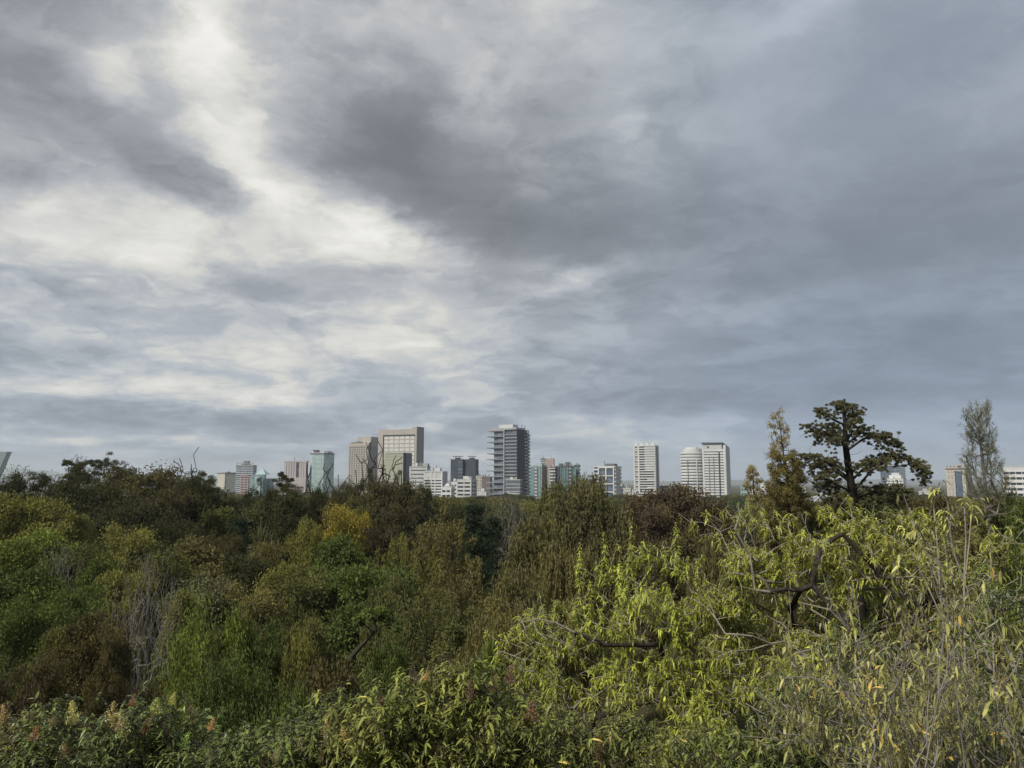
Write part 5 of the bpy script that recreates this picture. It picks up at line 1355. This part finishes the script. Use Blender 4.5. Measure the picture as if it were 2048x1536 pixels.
def pale_shoots():
    """a sapling with thick pale stems and big drooping leaves at their ends"""
    rng = np.random.default_rng(71); Y = 12.
    b = at(1930, HORIZON, Y); B = np.array([b[0], Y, float(ground_z(b[0], Y)) - .1])
    paths = [[(1930, 1330), (1928, 1160), (1905, 1100), (1892, 1052), (1884, 1018)], [(1928, 1160), (1932, 1080), (1930, 1030), (1928, 990)], [(1930, 1160), (1938, 1090), (1942, 1040), (1946, 1000)],
             [(1890, 1300), (1880, 1180), (1874, 1080), (1868, 1020), (1867, 975)], [(1880, 1180), (1860, 1120), (1838, 1075), (1822, 1040)], [(1905, 1100), (1898, 1050), (1886, 1035)],
             [(1990, 1400), (1985, 1250), (1982, 1120), (1980, 1080)], [(1928, 1240), (1960, 1190), (1990, 1150)], [(1890, 1250), (1850, 1160), (1815, 1090), (1800, 1030)]]
    N = [B]; par = [-1]; tips = []; ax = []
    for p in paths:
        pts = [at(x, y, Y + rng.normal() * .04) for x, y in p]
        j = int(np.argmin(np.linalg.norm(np.array(N) - pts[0], axis=1))) if len(N) > 1 else 0
        for q in pts: N.append(q); par.append(j); j = len(N) - 1
        for f in (0, .12, .3, .5): tips.append(pts[-1] + (pts[-2] - pts[-1]) * f); ax.append(unit(pts[-1] - pts[-2]))
    tips = np.array(tips); ax = np.array(ax)
    P, D, L, W, k = rosettes(rng, tips, ax, 7, .17, .034, (55, 115), .08)
    finish_plant('pale_sapling', 'sapling with thick pale stems and big drooping yellow-green leaves on the right', 'tree', G_FORE, B, np.array(N), np.array(par), P, D, L, W, rng.uniform(.5, 1.2, len(P)), np.clip(.6 + .25 * rng.normal(size=len(P)), 0, 1),
                 (.27, .28, .085), rng, 'bark_pale', 'leaf_near', 120, .010, .024, .10, (.38, .36, .14), expo=.25)
pale_shoots()

def dry_shrub():
    """many thin grey stems fanning up, thinly hung with yellowing leaves"""
    rng = np.random.default_rng(81); Y = 7.6
    b = at(1900, HORIZON, Y); B = np.array([b[0], Y, float(ground_z(b[0], Y)) - .05])
    N = [B]; par = [-1]; LP, LD = [], []
    for i in range(66):
        bx = rng.uniform(1700, 2160); d0 = rng.uniform(-1.3, 1.6)
        p0 = at(bx, 1560 + rng.uniform(0, 60), Y + d0); N.append(p0); par.append(0); j = len(N) - 1
        tx = bx + rng.normal(-80, 120); ty = rng.uniform(1260, 1470) if rng.random() < .82 else rng.uniform(1010, 1200)
        t = at(tx, ty, Y + d0 + rng.normal() * .3)
        n = 9; bend = rng.normal(size=3) * .16; stem = []
        for f in np.linspace(0, 1, n)[1:]:
            q = p0 + (t - p0) * f + bend * math.sin(f * 3.14) + rng.normal(size=3) * .02
            N.append(q); par.append(j); j = len(N) - 1; stem.append(j)
        for s in rng.integers(1, n - 1, rng.integers(4, 8)):
            o = N[stem[s]]; dr = unit(unit(t - p0) * .7 + rng.normal(size=3) * .55 + np.array([0, 0, .25])); ln = rng.uniform(.18, .75); jj = stem[s]
            for f in (.35, .7, 1.):
                q = o + dr * ln * f + rng.normal(size=3) * .015; N.append(q); par.append(jj); jj = len(N) - 1
                for m in range(rng.integers(3, 7)): LP.append(q + rng.normal(size=3) * .03); LD.append(unit(rng.normal(size=3) * .8 + np.array([0, 0, -.5])))
        for s in stem[2:]:
            for m in range(rng.integers(2, 6)): LP.append(N[s] + rng.normal(size=3) * .03); LD.append(unit(rng.normal(size=3) * .8 + np.array([0, 0, -.5])))
    P = np.array(LP); D = np.array(LD); n = len(P)
    L = rng.uniform(.045, .115, n); W = L * rng.uniform(.18, .30, n)
    finish_plant('dry_shrub', 'tangled dry shrub with grey stems and yellowing leaves in the lower right corner', 'shrub', G_FORE, B, np.array(N), np.array(par), P, D, L, W, rng.uniform(.2, .9, n), np.clip(.5 + .3 * rng.normal(size=n), 0, 1),
                 (.205, .200, .080), rng, 'bark_grey', 'leaf_near', 300, .0032, .016, .014, (.36, .25, .08), expo=.33)
dry_shrub()

def green_backing():
    """the dense shrub of small dark leaves through which the dry stems grow"""
    rng = np.random.default_rng(82); Y = 10.5
    b = at(1850, HORIZON, Y); B = np.array([b[0], Y, float(ground_z(b[0], Y)) - .1])
    tips = px_tips(rng, [(1750, 1400, 180, 120), (1950, 1350, 150, 140), (1600, 1450, 140, 90), (1880, 1500, 220, 90), (2030, 1250, 90, 100)], Y, 1100, .3, 24, .17)
    nodes, par, tn = skeleton(rng, [B, B + np.array([0, 0, .6]), B + np.array([0, 0, 1.2])], tips, .3, up=.4, jitter=.2)
    P, D, L, W, k = rosettes(rng, tips, unit(tips - nodes[par[tn]] + np.array([0, 0, .1])), 13, .10, .024, (30, 110), .16)
    finish_plant('green_shrub', 'dense green shrub behind the dry stems in the lower right', 'shrub', G_FORE, B, nodes, par, P, D, L, W, rng.uniform(.2, .8, len(P)), np.clip(.45 + .27 * rng.normal(size=len(P)) + .2 * rng.normal(size=len(tips))[k], 0, 1),
                 (.085, .110, .036), rng, 'bark_pale', 'leaf_near', 200, .005, .06, .03, (.25, .20, .06))
green_backing()

# flowering shrubs along the bottom
def panicle_mesh(name, matname, seed):
    """a loose cone of tiny buds on fine stalks, 1 m tall"""
    rng = np.random.default_rng(seed); n = 340
    z = rng.uniform(.05, 1, n) ** 1.15; r = (1.08 - z) * .46 * rng.uniform(.3, 1, n); a = rng.uniform(0, 6.283, n)
    P = np.stack([np.cos(a) * r, np.sin(a) * r, z + r * .35], -1)
    V, Q = rhombs(P, rand_dir(rng, n), rng.uniform(.04, .09, n), rng.uniform(.025, .05, n), rng)
    A = np.stack([0 * z, 0 * z, z - .05], -1)[::3]; Vs, Qs = frusta(A, P[::3], np.full(len(A), .006), np.full(len(A), .004), 3)
    V2, Q2 = frusta(np.array([[0, 0, -.15]]), np.array([[0, 0, 1.]]), np.array([.014]), np.array([.006]), 4)
    VV = np.concatenate([V, Vs, V2]); QQ = np.concatenate([Q, Qs + len(V), Q2 + len(V) + len(Vs)])
    return np_mesh(name, VV, [QQ], MAT[matname], [rng.uniform(0, 1, len(QQ))])
PAN = [panicle_mesh('flower_panicle', 'leaf_near', 5), panicle_mesh('flower_panicle', 'leaf_near', 6), panicle_mesh('flower_panicle', 'leaf_near', 7)]
CREAM = (.42, .39, .16); RUSTP = (.24, .145, .075); PALE = (.27, .26, .13); DRED = (.13, .080, .060)

def flower_shrub(label, base_px, Y, blobs, n, color, pans, seed, leafL=.105, leafW=.036, mat='leaf_glossy', per=12, single=120, ang=(35, 110), color2=None):
    rng = np.random.default_rng(seed)
    b = at(base_px, HORIZON, Y); B = np.array([b[0], Y, float(ground_z(b[0], Y)) - .1])
    tips = px_tips(rng, blobs, Y, n, .3, 9, np.array([.16, .16, .12])); tips = tips[tips[:, 2] > ground_z(tips[:, 0], tips[:, 1]) + .15]
    nodes, par, tn = skeleton(rng, [B, B + np.array([0, 0, .5]), B + np.array([0, 0, 1.])], tips, .3, up=.4, jitter=.15)
    P, D, L, W, k = rosettes(rng, tips, unit(tips - nodes[par[tn]] + np.array([0, 0, .3])), per, leafL, leafW, ang, .14)
    root = finish_plant('flowering_shrub', label, 'shrub', G_FORE, B, nodes, par, P, D, L, W, rng.uniform(.2, .8, len(P)), np.clip(.45 + .27 * rng.normal(size=len(P)) + .2 * rng.normal(size=len(tips))[k], 0, 1), color, rng, 'bark', mat, single, .004, .04, .03, color2)
    for (x, y, hp, c) in pans:
        q = at(x, y, Y - rng.uniform(.1, .6)); h = hp / F * Y * rng.uniform(.7, 1.0)
        link('flower_panicle', PAN[int(rng.integers(0, 3))], root, q - np.array([0, 0, h]) - B, (rng.normal() * .28, rng.normal() * .28, rng.uniform(0, 6.28)), (h * rng.uniform(.7, 1.3), h * rng.uniform(.7, 1.3), h), tuple(v * rng.uniform(.7, 1.15) for v in c))
    return root

DGREEN = (.108, .138, .042)
flower_shrub('dark leafy shrub at the bottom left corner with one yellow flower spike', 25, 12.5, [(20, 1500, 80, 60), (50, 1450, 50, 40)], 260, (.12, .115, .035), [(12, 1408, 34, CREAM), (62, 1470, 26, RUSTP)], 91)
flower_shrub('glossy shrub with one tall cream flower spike at the lower left', 140, 12., [(130, 1490, 90, 60), (100, 1460, 40, 40)], 320, DGREEN, [(150, 1396, 62, CREAM), (108, 1424, 30, RUSTP), (70, 1452, 30, RUSTP), (130, 1480, 40, CREAM)], 92)
flower_shrub('glossy shrub crowned by a cluster of cream and rust panicles, lower left', 250, 12., [(240, 1490, 90, 70), (260, 1450, 60, 40)], 340, DGREEN, [(228, 1404, 52, CREAM), (256, 1418, 52, CREAM), (238, 1436, 30, PALE), (220, 1440, 36, RUSTP), (205, 1462, 30, CREAM), (290, 1440, 36, RUSTP), (265, 1390, 26, RUSTP)], 93)
flower_shrub('glossy shrub with two bright cream panicles below the willow bush', 350, 12.3, [(350, 1490, 90, 60), (340, 1440, 60, 40)], 320, DGREEN, [(312, 1392, 46, CREAM), (342, 1380, 36, CREAM), (385, 1404, 40, RUSTP), (420, 1436, 24, CREAM), (340, 1440, 46, RUSTP), (362, 1462, 34, CREAM), (300, 1420, 30, RUSTP)], 94)
flower_shrub('low dark shrub with a pink panicle left of the bottom centre', 500, 11.5, [(480, 1515, 110, 40), (560, 1490, 50, 40)], 280, DGREEN, [(530, 1500, 40, RUSTP), (425, 1500, 30, DRED), (555, 1484, 34, CREAM)], 95)
flower_shrub('shrub with pale cream panicles at the bottom centre left', 600, 11.2, [(600, 1505, 70, 50), (640, 1450, 60, 50, .8)], 300, (.10, .125, .036), [(548, 1486, 34, PALE), (575, 1480, 40, PALE), (600, 1474, 40, PALE), (655, 1438, 40, CREAM), (660, 1455, 34, RUSTP), (690, 1455, 30, CREAM), (640, 1500, 30, RUSTP)], 96)
flower_shrub('dense lance-leaved shrub at the bottom centre with dry red panicles', 800, 11., [(760, 1480, 110, 70), (860, 1440, 120, 90), (960, 1460, 120, 90), (720, 1420, 40, 40, .5), (820, 1380, 50, 30), (920, 1370, 60, 40)], 1250, (.155, .172, .046),
    [(826, 1326, 46, DRED), (775, 1380, 40, DRED), (740, 1420, 50, RUSTP), (845, 1385, 40, RUSTP), (880, 1470, 44, DRED), (905, 1464, 40, DRED), (700, 1480, 34, CREAM), (940, 1360, 40, RUSTP), (850, 1340, 26, CREAM), (985, 1350, 40, RUSTP)], 97, .12, .030, 'leaf_near', 13, 250, (50, 115), (.30, .28, .08))
flower_shrub('green lance-leaved shrub with rusty tips under the leafy tree', 1080, 11., [(1070, 1470, 110, 80), (1180, 1490, 130, 70), (1320, 1500, 120, 60)], 750, (.130, .145, .045), [(1062, 1400, 46, RUSTP), (1200, 1470, 50, RUSTP), (1020, 1330, 46, RUSTP), (1130, 1440, 40, DRED)], 98, .11, .028, 'leaf_near', 12, 160, (50, 115), (.30, .24, .08))
flower_shrub('low dark shrub under the leafy trees at the bottom right of centre', 1500, 9.5, [(1450, 1510, 90, 50), (1560, 1500, 90, 60), (1660, 1510, 90, 50)], 420, (.105, .130, .040), [], 99, .09, .026, 'leaf_near', 12, 80, (40, 115), (.26, .22, .07))
px_tree('leaning_tree', 'tree with a bare dark trunk leaning to the right in the hollow', 676, 24.5, [(684, 1352), (700, 1318), (722, 1292), (748, 1266)], [(772, 1238, 16), (745, 1232, 16), (716, 1240, 14), (795, 1252, 14), (760, 1222, 12)], C_GREEN, 146, (.10, .045), 190, .6, .75, reps=5, rag=.5, tip_r=.012, rmax=.13, floor_r=.15, gr=G_PARK)
